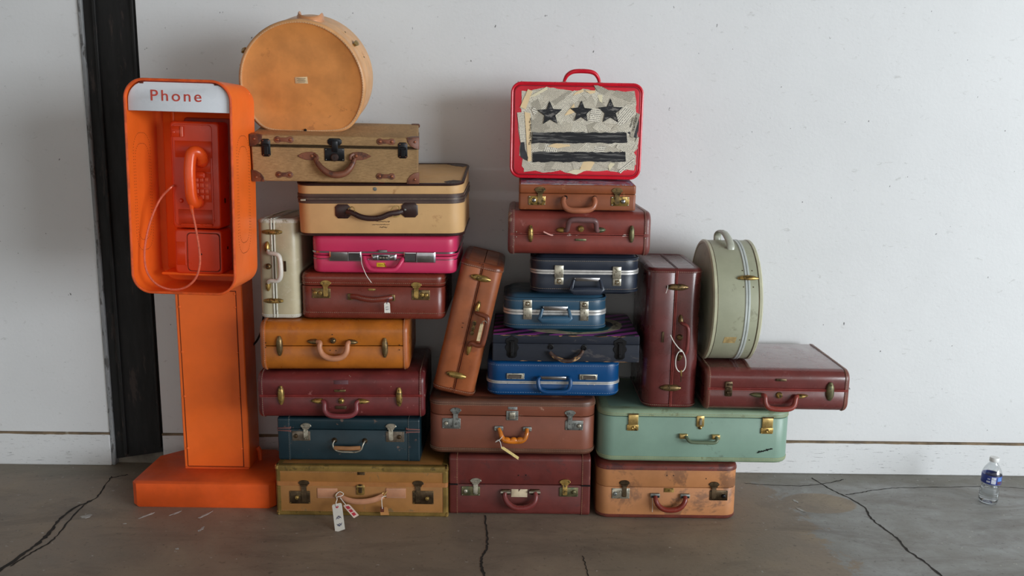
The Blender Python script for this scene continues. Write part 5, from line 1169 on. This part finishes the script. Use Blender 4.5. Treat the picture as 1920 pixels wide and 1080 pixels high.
B('conduit', MB().tube(smooth_path([(px1 + .012, -.15, .088), (px1 + .011, -.15, .12), (px1 + .004, -.15, .135)], 4), .008, (0, 1, 0), None, 8), ORD)
B('power_cable', MB().tube(smooth_path([(px1 - .002, -.13, .50), (px1 + .010, -.12, .515), (px1 + .022, -.11, .545), (px1 + .028, -.10, .585), (px1 + .028, -.08, .62)], 5), .0035, (0, 1, 0), None, 8), mat('black rubber', (16, 16, 17), .5))
# hood: a sheet-metal hoop, open at the front
hx0, hx1, hz0, hz1, hy0, hy1 = -.166, .166, -.328, .328, -.392, -.125
HSX, HSY, HTY = .895, .77, -.336
hoodM = Matrix.Translation((-.949, HTY, 1.074)) @ Matrix.Rotation(R(1.25), 4, 'Y') @ Matrix.Diagonal((HSX, HSY, HSX * 1.02, 1))
def HD(name, mb, m, parent=None, kind=None): return mb.build(name, m, parent or booth, Matrix.Translation((-bx, -by, 0)) @ hoodM, 38, kind)
def hring(i, y, r=.062, n=10): return [(x, y, z) for (x, z), _ in rrect(hx1 - i, hz1 - i, r - i, n)]
TK = .006
HD('hood', MB().loft([hring(TK, hy1 - .004), hring(TK, hy0 + .002), hring(TK * .7, hy0), hring(TK * .3, hy0), hring(0, hy0 + .002), hring(0, hy1 + .004), hring(.004, hy1 + .008), hring(.02, hy1 + .009)], True, True), ORANGE)
def hi(i, y): return hring(i, y)
HD('front_bead', MB().tube([(x, hy0 + .001, z) for x, y, z in hring(.003, hy0, .062, 12)], .0042, (0, 1, 0), None, 8, True), mat('worn orange edge', (214, 84, 30), .45, 0, .2, 30))
# inner shelf and folds
HD('bottom_pan', MB().box((.012, (hy0 + hy1) / 2 + .06, hz0 + .045), (hx1 * 2 - .075, .13, .008), .003), ORANGE)
bp = HD('back_plate', MB().box((.012, hy1 - .014, .01), (.292, .012, .585), .003), ORANGE)
HD('fold', MB().box((-.098, hy1 - .022, .01), (.010, .014, .55), .003), ORANGE)
# sign: curved top edge follows the hood
q = [(x, z) for (x, z), _ in rrect(hx1 - TK - .003, hz1 - TK - .003, .056, 8)]
cutz = .232
up_ = [(x, z) for x, z in q if z > cutz]
up_ = sorted([p for p in up_ if p[0] >= 0], key=lambda p: p[1]) + sorted([p for p in up_ if p[0] < 0], key=lambda p: -p[1])
xm = max(p[0] for p in up_); poly = [(-xm, cutz), (xm, cutz)] + up_
sign = HD('sign', MB().plate(poly, hy0 + .034, hy0 + .010, .002), mat('milky white sign plastic', (214, 218, 224), .3, 0, .04, 6))
sm = text('Phone', .0465, 'sign_lettering', mat('faded red lettering', (188, 66, 52), .5, 0, .1, 40), booth, Matrix.Translation((-bx, -by, 0)) @ hoodM @ on_front(-.008, hy0 + .0094, .2775), .0006, 1.28, 1.12)
sm.parent = booth
for x in (-.112, .118): HD('sign_clip', MB().box((x, hy0 + .012, hz1 - .012), (.012, .01, .006), .001), ORLINE, sign)
# dotted perforation outlines on both cheeks
HOLEO = mat('perforation holes', (110, 42, 12), .8)
for side, xx, nrm in ((-1, hx0 + TK + .0006, Vector((1, 0, 0))), (1, hx1 + .0004, Vector((1, 0, 0)))):
    dots = MB()
    for sc_ in (1., .82):
        pts = [Vector((xx, (hy0 + hy1) / 2 - .015 + y * sc_, -.02 + z * sc_)) for (y, z), _ in rrect(.075, .185, .06, 8)]; pts.append(pts[0])
        for p, t, nv in along(pts, [nrm] * len(pts), .0095): dots.dash(p, t, nv, .0026, .0026, .0004)
    HD('perforations', dots, HOLEO, None, 'stuff')

# payphone, bolted inside the hood
phone = thing('payphone', 'red-orange painted payphone with a keypad and a hanging handset cord inside the booth', 'payphone', (-1.045, -.20, .775))
def PH(name, mb, m, parent=None, kind=None): return mb.build(name, m, parent or phone, Matrix.Translation((1.045, .20, -.775)) @ hoodM, 38, kind)
a0, a1, f0, f1 = -.072, .086, -.262, -.148           # x range, front and back y (hood frame)
zt, zmid, zb_ = .205, -.135, -.282
def rbox(x0, x1, y0, y1, z0, z1, r):
    L = lambda i, y: [(x + (x0 + x1) / 2, y, z + (z0 + z1) / 2) for (x, z), _ in rrect((x1 - x0) / 2 - i, (z1 - z0) / 2 - i, .012, 5)]
    return MB().loft([L(i, y0 + t) for i, t in reversed(rnd_edge(r))] + [L(0, y1)])
up_h = PH('housing', rbox(a0, a1, f0, f1, zmid + .002, zt, .008), REDOR)
lowh = PH('coin_vault', rbox(a0 + .004, a1 + .002, f0 - .004, f1, zb_, zmid - .002, .007), REDOR)
PH('backplate', rbox(a0 + .012, a1 + .030, f1 - .008, f1 + .006, zb_ - .006, zt + .012, .003), mat('dark red backplate', (150, 40, 16), .45), up_h)
PH('faceplate', rbox(a0 + .010, a1 - .022, f0 - .0035, f0 + .002, zmid + .012, zt - .010, .0015), REDOR, up_h)
PH('instruction_card', MB().box((.004, f0 - .0042, .118), (.118, .0022, .052), .0006), REDOR, up_h)
cs = PH('coin_slot', MB().box((-.045, f0 - .006, .172), (.038, .006, .034), .0015), REDOR)
PH('coin_gate', MB().box((-.030, f0 - .0105, .172), (.009, .005, .032), .0012), mat('pinkish enamel', (228, 104, 76), .35), cs); PH('coin_button', MB().lathe((-.056, f0 - .008, .170), (0, -1, 0), [(.005, 0), (.005, .004), (.003, .006)], 10), REDOR, cs)
kp = PH('keypad', MB().box((.030, f0 - .0045, -.002), (.058, .003, .092), .001), REDOR, up_h)
for i in range(3):
    for j in range(4):
        PH('key', MB().box((.012 + i * .0165, f0 - .0075, .024 - j * .0185), (.0125, .005, .0135), .0015), mat('pale red key', (224, 96, 66), .35), up_h)
PH('card_frame', MB().box((.026, f0 - .0052, .070), (.064, .003, .046), .001), REDOR, up_h)
PH('cradle', MB().box((.026, f0 - .014, .038), (.036, .022, .020), .004), REDOR)
PH('return_lever', MB().lathe((-.040, f0 - .002, -.045), (0, -1, 0), [(.007, 0), (.007, .004), (.004, .010)], 10), REDOR)
PH('coin_return', MB().box((.004, f0 - .003, -.098), (.112, .003, .052), .001), mat('shadowy red enamel', (186, 52, 20), .4), up_h)
PH('coin_return_lip', MB().box((.008, f0 - .006, -.121), (.104, .006, .006), .002), REDOR, up_h)
vd = PH('vault_door', rbox(a0 + .048, a1 - .006, f0 - .008, f0 - .003, zb_ + .012, zmid - .014, .0015), REDOR, lowh)
PH('door_gap', rbox(a0 + .0455, a1 - .0035, f0 - .0048, f0 - .003, zb_ + .0095, zmid - .0115, .0003), ORLINE, lowh)
PH('keyhole', MB().lathe((.020, f0 - .0075, zb_ + .066), (0, -1, 0), [(.0035, 0), (.003, .001), (.001, .001)], 10), HOLE, lowh)
PH('side_lock', MB().box((a1 + .0005, f0 + .05, -.045), (.003, .010, .016), .001), HOLE, up_h)
PH('side_lock', MB().box((a1 + .0025, f0 + .06, -.20), (.003, .008, .010), .001), HOLE, lowh)
PH('label_frame', MB().box((a0 + .026, f0 - .0052, -.215), (.030, .0025, .076), .0008), REDOR, lowh)
def hp_(px, py, y):
    return hoodM.inverted() @ at_y(px, py, y * HSY + HTY)
# handset: one bent body with ear and mouth ends
hpath = smooth_path([hp_(379, 302, f0 - .012), hp_(377, 292, f0 - .028), hp_(369, 285, f0 - .042), hp_(360, 287, f0 - .050), hp_(356.5, 302, f0 - .054), hp_(355.5, 325, f0 - .056), hp_(357, 350, f0 - .054), hp_(359, 368, f0 - .050), hp_(363, 378, f0 - .042), hp_(367, 380, f0 - .030), hp_(370, 378, f0 - .016)], 4)
nh = len(hpath) - 1
hs = PH('handset', MB().tube(hpath, [.0185 + .0020 * abs(2 * i / nh - 1) ** 3 for i in range(nh + 1)], (.3, -.95, 0), None, 16), mat('orange-red handset', (232, 84, 30), .22, 0, .05, 6))
PH('ear_cap', MB().lathe(hpath[0], (.35, .85, -.35), [(.019, -.010), (.0215, -.004), (.0215, .004), (.018, .009), (.010, .010)], 18), REDOR, hs)
PH('mouth_cap', MB().lathe(hpath[-1], (.15, .9, .35), [(.019, -.010), (.0215, -.004), (.0215, .004), (.018, .009), (.010, .010)], 18), REDOR, hs)
# armoured cord from the housing down round to the handset
cordp = [hp_(327, 348, f0 + .002), hp_(321, 351, f0 - .025), hp_(300, 374, -.30), hp_(282, 415, -.33), hp_(272, 460, -.35), hp_(272, 495, -.36), hp_(280, 518, -.365), hp_(297, 535, -.365), hp_(322, 543, -.36), hp_(347, 539, -.355), hp_(366, 523, -.35), hp_(374.5, 498, -.345), hp_(374, 470, -.34), hp_(368, 432, -.33), hp_(361.5, 400, -.325), hp_(359.5, 390, -.318)]
CORD = mat('salmon steel cord', (214, 104, 78), .3, .2, .12, 60)
cp = smooth_path(cordp, 10)
PH('cord', MB().tube(cp, [.0034 + .0004 * (i % 2) for i in range(len(cp))], (0, 1, .01), None, 8), CORD)
PH('cord_boot', MB().tube([hp_(359, 384, -.312), hp_(359.5, 392, -.318), hp_(361.5, 402, -.325)], [.0075, .0062, .0045], (0, 1, 0), None, 10), mat('orange-red handset', (0, 0, 0)), hs)

# ---------------------------------------------------------------- tags and ties (each hangs from a handle)
PAPER = mat('white card', (228, 224, 214), .7, 0, .04, 20)
def card(name, label, cat, quadpts, th, m, hole=None, group=None):
    """flat card through four real points (a, b, c, d in order)"""
    P = [Vector(p) for p in quadpts]; P[3] = P[0] + (P[2] - P[1]) * ((Vector(quadpts[3]) - P[0]).length / (P[2] - P[1]).length); cen = sum(P, Vector()) / 4; nrm = (P[1] - P[0]).cross(P[3] - P[0]).normalized()
    if nrm.y > 0: nrm = -nrm
    root = thing(name, label, cat, tuple(cen), group)
    top = [p - cen + nrm * th / 2 for p in P]; bot = [p - cen - nrm * th / 2 for p in P]
    ex = (P[1] - P[0]).normalized() * .0035
    ey = (P[3] - P[0]).normalized() * .004
    def chm(L): return [L[0] + ey, L[0] + ex, L[1] - ex, L[1] + ey, L[2], L[3]]
    MB().loft([chm(bot), chm(top)]).build('card', m, root)
    return root, nrm, P, cen
def local_tube(root, pts, r, name, m, k=5):
    loc = Vector(root.location); return MB().tube(smooth_path([Vector(p) - loc for p in pts], k), r, (0, 1, .02), None, 6).build(name, m, root)
G = lambda a, b, o: gold.W @ gold.P(a, b, o)
tl, tr_ = at_y(622.5, 946.5, -.447), at_y(640.5, 942.5, -.447); brp, blp = at_z(646.8, 992, .007), at_z(627.6, 994.5, .007)
t1, nrm, P, cen = card('luggage_tag', 'long white luggage tag with two blue winged emblems, dangling from the gold-brown trunk', 'tag', (tl, tr_, brp, blp), .0008, PAPER, group='tags hanging from the suitcases')
ax = ((P[1] - P[0]) + (P[2] - P[3])).normalized(); ay = (P[0] - P[3]).normalized()
def tag_frame(fx, fy, flip=1):
    o = (P[3] + (P[2] - P[3]) * fx) * (1 - fy) + (P[0] + (P[1] - P[0]) * fx) * fy - cen + nrm * .0006
    a2 = ax * flip; b2 = nrm.cross(ax).normalized() * flip
    M_ = Matrix((a2, b2, nrm)).transposed().to_4x4(); M_.translation = o; return M_
NAVYI = mat('navy ink', (30, 44, 96), .6)
for fy, fl in ((.47, 1), (.225, -1)):
    M_ = tag_frame(.52, fy, fl)
    text('A', .0125, 'airline_letter', NAVYI, t1, M_ @ Matrix.Translation((-.0044, 0, 0)), .0002, 1, 1.05); text('A', .0125, 'airline_letter', NAVYI, t1, M_ @ Matrix.Translation((.0044, 0, 0)), .0002, 1, 1.05)
    MB().add([M_ @ Vector(p) for p in ((-.0022, .004, .0003), (0, .001, .0003), (.0022, .004, .0003), (.0014, .0075, .0003), (0, .006, .0003), (-.0014, .0075, .0003))], [(0, 1, 2, 3, 4, 5)]).build('eagle_emblem', NAVYI, t1)
o = P[0] + (P[1] - P[0]) * .5 + (P[3] - P[0]) * .12 - cen
ring = MB().lathe(o + nrm * .0003, nrm, [(.0045, 0), (.0045, .0006), (.0014, .0007), (.0014, .0004)], 16).build('hole_ring', mat('red paper ring', (196, 40, 58), .6), t1)
local_tube(t1, [o + cen + nrm * .001, at_y(630, 943, -.45), at_y(632, 936, -.443), at_y(630, 928, -.432), at_y(637, 922, -.428), at_y(644, 926, -.432), at_y(640, 930, -.44), at_y(632, 932, -.442)], .0011, 'string', WHITE_STRING)
pts = [at_y(642.5, 947.5, -.437), at_y(654.5, 945, -.437), at_y(673, 966, -.442), at_y(663, 972, -.442)]
t2, nrm, P, cen = card('luggage_tag', 'pinkish tag with red stripes tucked behind the white airline tag', 'tag', pts, .0007, mat('clear pinkish card', (214, 190, 176), .5), group='tags hanging from the suitcases')
ins = lambda a, b: (P[0] + (P[1] - P[0]) * a) * (1 - b) + (P[3] + (P[2] - P[3]) * a) * b - cen + nrm * .0005
for b0, b1 in ((.12, .34), (.40, .60), (.66, .88)): MB().add([ins(.2, b0), ins(.75, b0), ins(.75, b1), ins(.2, b1)], [(0, 1, 2, 3)]).build('red_print', mat('red print', (178, 44, 58), .6), t2)
local_tube(t2, [P[0] * .5 + P[1] * .5 + nrm * .0005, at_y(643, 940, -.437), at_y(638, 933, -.434)], .001, 'string', WHITE_STRING)
pts = [at_y(711, 950, -.430), at_y(727, 951, -.430), at_y(729.5, 965.5, -.431), at_y(706, 965, -.431)]
t3, nrm, P, cen = card('luggage_tag', 'small tan paper tag with a dark fold on white string, at the trunk handle', 'tag', pts, .0007, mat('tan paper tag', (176, 122, 68), .7), group='tags hanging from the suitcases')
q = [at_y(713, 951, -.4335), at_y(720, 951, -.4335), at_y(720, 960, -.434), at_y(714, 960, -.434)]
MB().loft([[p - cen for p in q], [p - cen + nrm * .0012 for p in q]]).build('dark_fold', leather('dark brown scrap', (96, 44, 24), .5), t3)
local_tube(t3, [at_y(717, 954, -.435), at_y(716, 944, -.437), at_y(716.5, 933, -.437), at_y(724, 930, -.428)], .001, 'string', WHITE_STRING)
pts = [at_y(720, 567.5, -.378), at_y(731, 567, -.378), at_y(732, 586.5, -.376), at_y(720.5, 586.5, -.376)]
t4, nrm, P, cen = card('price_tag', 'tiny white price tag hanging from the reddish-brown suitcase handle', 'tag', pts, .0007, PAPER, group='tags hanging from the suitcases')
for i, (a, b) in enumerate(((576, 723), (580, 724))):
    rr = random.Random(i); local_tube(t4, [at_y(b + k * 1.1, a + rr.uniform(-1.6, 1.6), -.379) for k in range(6)], .0004, 'ink_scribble', NAVYI, 3)
local_tube(t4, [at_y(725.5, 570, -.379), at_y(726, 564, -.379), at_y(729, 560, -.376), at_y(727, 566, -.379)], .0008, 'string', mat('dark string', (44, 44, 64), .8))
pts = [at_y(938, 839.5, -.402), at_y(942.5, 836.5, -.402), at_y(973, 857, -.404), at_y(970.5, 863.5, -.404)]
P_ = [pts[0], pts[1], pts[2], pts[3]]
t5, nrm, P, cen = card('luggage_tag', 'yellow paper tag hanging slantwise from the amber plastic handle', 'tag', (P_[0], P_[1], P_[2], P_[3]), .0007, mat('yellow tag paper', (228, 204, 136), .7, 0, .05, 20), group='tags hanging from the suitcases')
for i in range(2): rr = random.Random(i + 5); local_tube(t5, [at_y(946 + k * 2.6, 845.5 + i * 2.2 + k * 1.45 + rr.uniform(-1.2, 1.2), -.4045) for k in range(7)], .0004, 'ink_scribble', INK, 3)
local_tube(t5, [at_y(940, 838.5, -.4035), at_y(938, 829, -.405), at_y(934, 825, -.404), at_y(929, 829, -.401), at_y(936, 825, -.405), at_y(941, 820, -.402), at_y(943, 817, -.399)], .001, 'string', WHITE_STRING)
cw = lambda cs, a, b, o: cs.W @ (cs.N @ cs.P(a, b, o))
pts = [cw(tan, 901, 605, .029), cw(tan, 907, 607, .029), cw(tan, 899.5, 640, .030), cw(tan, 889.5, 638, .030)]
t6, nrm, P, cen = card('luggage_tag', 'crumpled pale tag wired to the handle of the slanting tan suitcase', 'tag', pts, .0008, mat('crumpled tag', (196, 174, 136), .5, 0, .25, 60), group='tags hanging from the suitcases')
local_tube(t6, [cw(tan, 903.5, 608, .031), cw(tan, 905, 603, .034), cw(tan, 910, 602, .034), cw(tan, 913, 606, .034)], .0013, 'wire', STEEL)
TIE = mat('white nylon tie', (224, 222, 214), .4)
p_ = lambda a, b, o=.028: cw(marV, a, b, o)
z0 = p_(1276, 685)
tie = thing('key_loop', 'white nylon loop with small brass key hanging on the upright maroon suitcase', 'key loop', tuple(z0))
local_tube(tie, [p_(1257, 628, .02), p_(1263, 640), p_(1271, 651), p_(1277, 657), p_(1275, 659.5)], .0016, 'tie_tail', TIE)
local_tube(tie, [p_(1277, 657), p_(1271, 662), p_(1267, 674), p_(1267.5, 688), p_(1273, 696.5), p_(1280, 696), p_(1285, 688), p_(1285.5, 674), p_(1281.5, 662), p_(1277.5, 657)], .0017, 'tie_loop', TIE)
MB().box(p_(1276.5, 657.5) - z0, (.008, .006, .008), .0015).build('tie_head', TIE, tie)
local_tube(tie, [p_(1277.5, 694, .029), p_(1277, 700, .030), p_(1277.5, 705, .030)], .0028, 'key', BRASS, 3); local_tube(tie, [p_(1277, 704, .029), p_(1276.5, 716, .029)], .0014, 'key_blade', BRONZE, 2)
p_ = lambda a, b, o=.006: cw(marM, a, b, o)
z0 = p_(1026, 438)
pt = thing('cable_tie', 'pinkish tie stub poking out of the dusty maroon suitcase seam', 'cable tie', tuple(z0)); local_tube(pt, [p_(1019, 434.5, .012), p_(1025, 437.5, .010), p_(1032, 440.5, .004), p_(1036, 441, .0)], .0024, 'tie_tail', mat('pink nylon', (206, 150, 140), .5))
p_ = lambda a, b, o=.014: cw(pink, a, b, o)
z0 = p_(690, 500); s7 = thing('string', 'white plastic string dangling from the pink suitcase latch', 'string', tuple(z0))
local_tube(s7, [p_(677, 472, .013), p_(677.5, 483, .014), p_(678, 493, .016), p_(682, 505, .020), p_(688, 518, .024), p_(696.5, 530, .026)], .0011, 'strand', WHITE_STRING)
p_ = lambda a, b, o=.014: cw(marV, a, b, o)
z0 = p_(1250, 545, .008); s8 = thing('string', 'short white thread caught on the top latch of the upright maroon suitcase', 'string', tuple(z0))
local_tube(s8, [p_(1252, 535, .004), p_(1251.5, 541, .008), p_(1248.5, 550, .006)], .0009, 'strand', WHITE_STRING)

# ---------------------------------------------------------------- water bottle
bb = at_z(1851.5, 941, 0)
bot = thing('water_bottle', 'small clear plastic water bottle with a blue label on the floor by the baseboard', 'bottle', (bb.x, bb.y, 0)); bot.rotation_euler = (R(1), R(2.2), 0)
def plastic():
    m, nt, b = new_mat('clear bottle plastic'); nt.nodes.remove(b); out = nt.nodes['Material Output']
    tr = nt.nodes.new('ShaderNodeBsdfTransparent'); tr.inputs[0].default_value = (.93, .95, .96, 1); gl = nt.nodes.new('ShaderNodeBsdfGlossy'); gl.inputs['Roughness'].default_value = .08
    lw = nt.nodes.new('ShaderNodeLayerWeight'); lw.inputs[0].default_value = .35; mx = nt.nodes.new('ShaderNodeMixShader')
    nt.links.new(mathn(nt, 'ADD', mathn(nt, 'MULTIPLY', lw.outputs[1], .6), .06), mx.inputs[0]); nt.links.new(tr.outputs[0], mx.inputs[1]); nt.links.new(gl.outputs[0], mx.inputs[2]); nt.links.new(mx.outputs[0], out.inputs[0]); return m
prof = [(.018, .0), (.027, .002), (.0305, .008), (.031, .018), (.0285, .022), (.0305, .026), (.0285, .030), (.0305, .034), (.0282, .038), (.030, .042), (.0275, .046), (.029, .050), (.027, .055), (.0265, .060), (.029, .068), (.031, .074), (.031, .104), (.030, .112), (.026, .122), (.019, .134), (.0135, .142), (.0125, .147), (.0125, .152)]
MB().lathe((0, 0, 0), (0, 0, 1), prof, 32).build('body', plastic(), bot, None, 60)
def water():
    m, nt, b = new_mat('water'); b.inputs['Transmission Weight'].default_value = 1; b.inputs['IOR'].default_value = 1.33; b.inputs['Roughness'].default_value = .02; b.inputs['Base Color'].default_value = (.97, .99, 1, 1); return m
MB().lathe((0, 0, 0), (0, 0, 1), [(r - .0015, h + (.001 if h < .1 else 0)) for r, h in prof if h <= .060], 32).build('water', water(), bot, None, 60)
MB().lathe((0, 0, .1485), (0, 0, 1), [(.0145, 0), (.0152, .001), (.0152, .0125), (.0138, .0145), (.004, .0148)], 28).build('cap', mat('white cap', (232, 232, 230), .35, 0, .03), bot)
lb = MB().loft([[(r * math.cos(a), r * math.sin(a), z) for a in (2 * math.pi * i / 36 for i in range(36))] for r, z in ((.0312, .074), (.0314, .0745), (.0314, .1035), (.0312, .104))], False, False).build('label', mat('blue label', (44, 62, 142), .4, 0, .12, 30), bot)
def curved(a0, a1, z0, z1, r, name, m):
    MB().loft([[(r * math.cos(R(a)), r * math.sin(R(a)), z) for a in [a0 + (a1 - a0) * i / 6 for i in range(7)]] for z in (z0, z1)], False, False, False).build(name, m, lb)
curved(-118, -92, .077, .101, .0317, 'white_panel', mat('white print', (206, 210, 224), .5, 0, .3, 160)); curved(-82, -48, .077, .0875, .0317, 'mountain_print', mat('dark mountain print', (86, 54, 74), .5, 0, .4, 120)); curved(-82, -48, .0875, .1015, .0317, 'sky_print', mat('sky print', (86, 132, 204), .5, 0, .2, 60))
curved(-145, -124, .080, .086, .0317, 'white_print', mat('white print', (0, 0, 0))); curved(-140, -126, .091, .095, .0317, 'white_print', mat('white print', (0, 0, 0)))
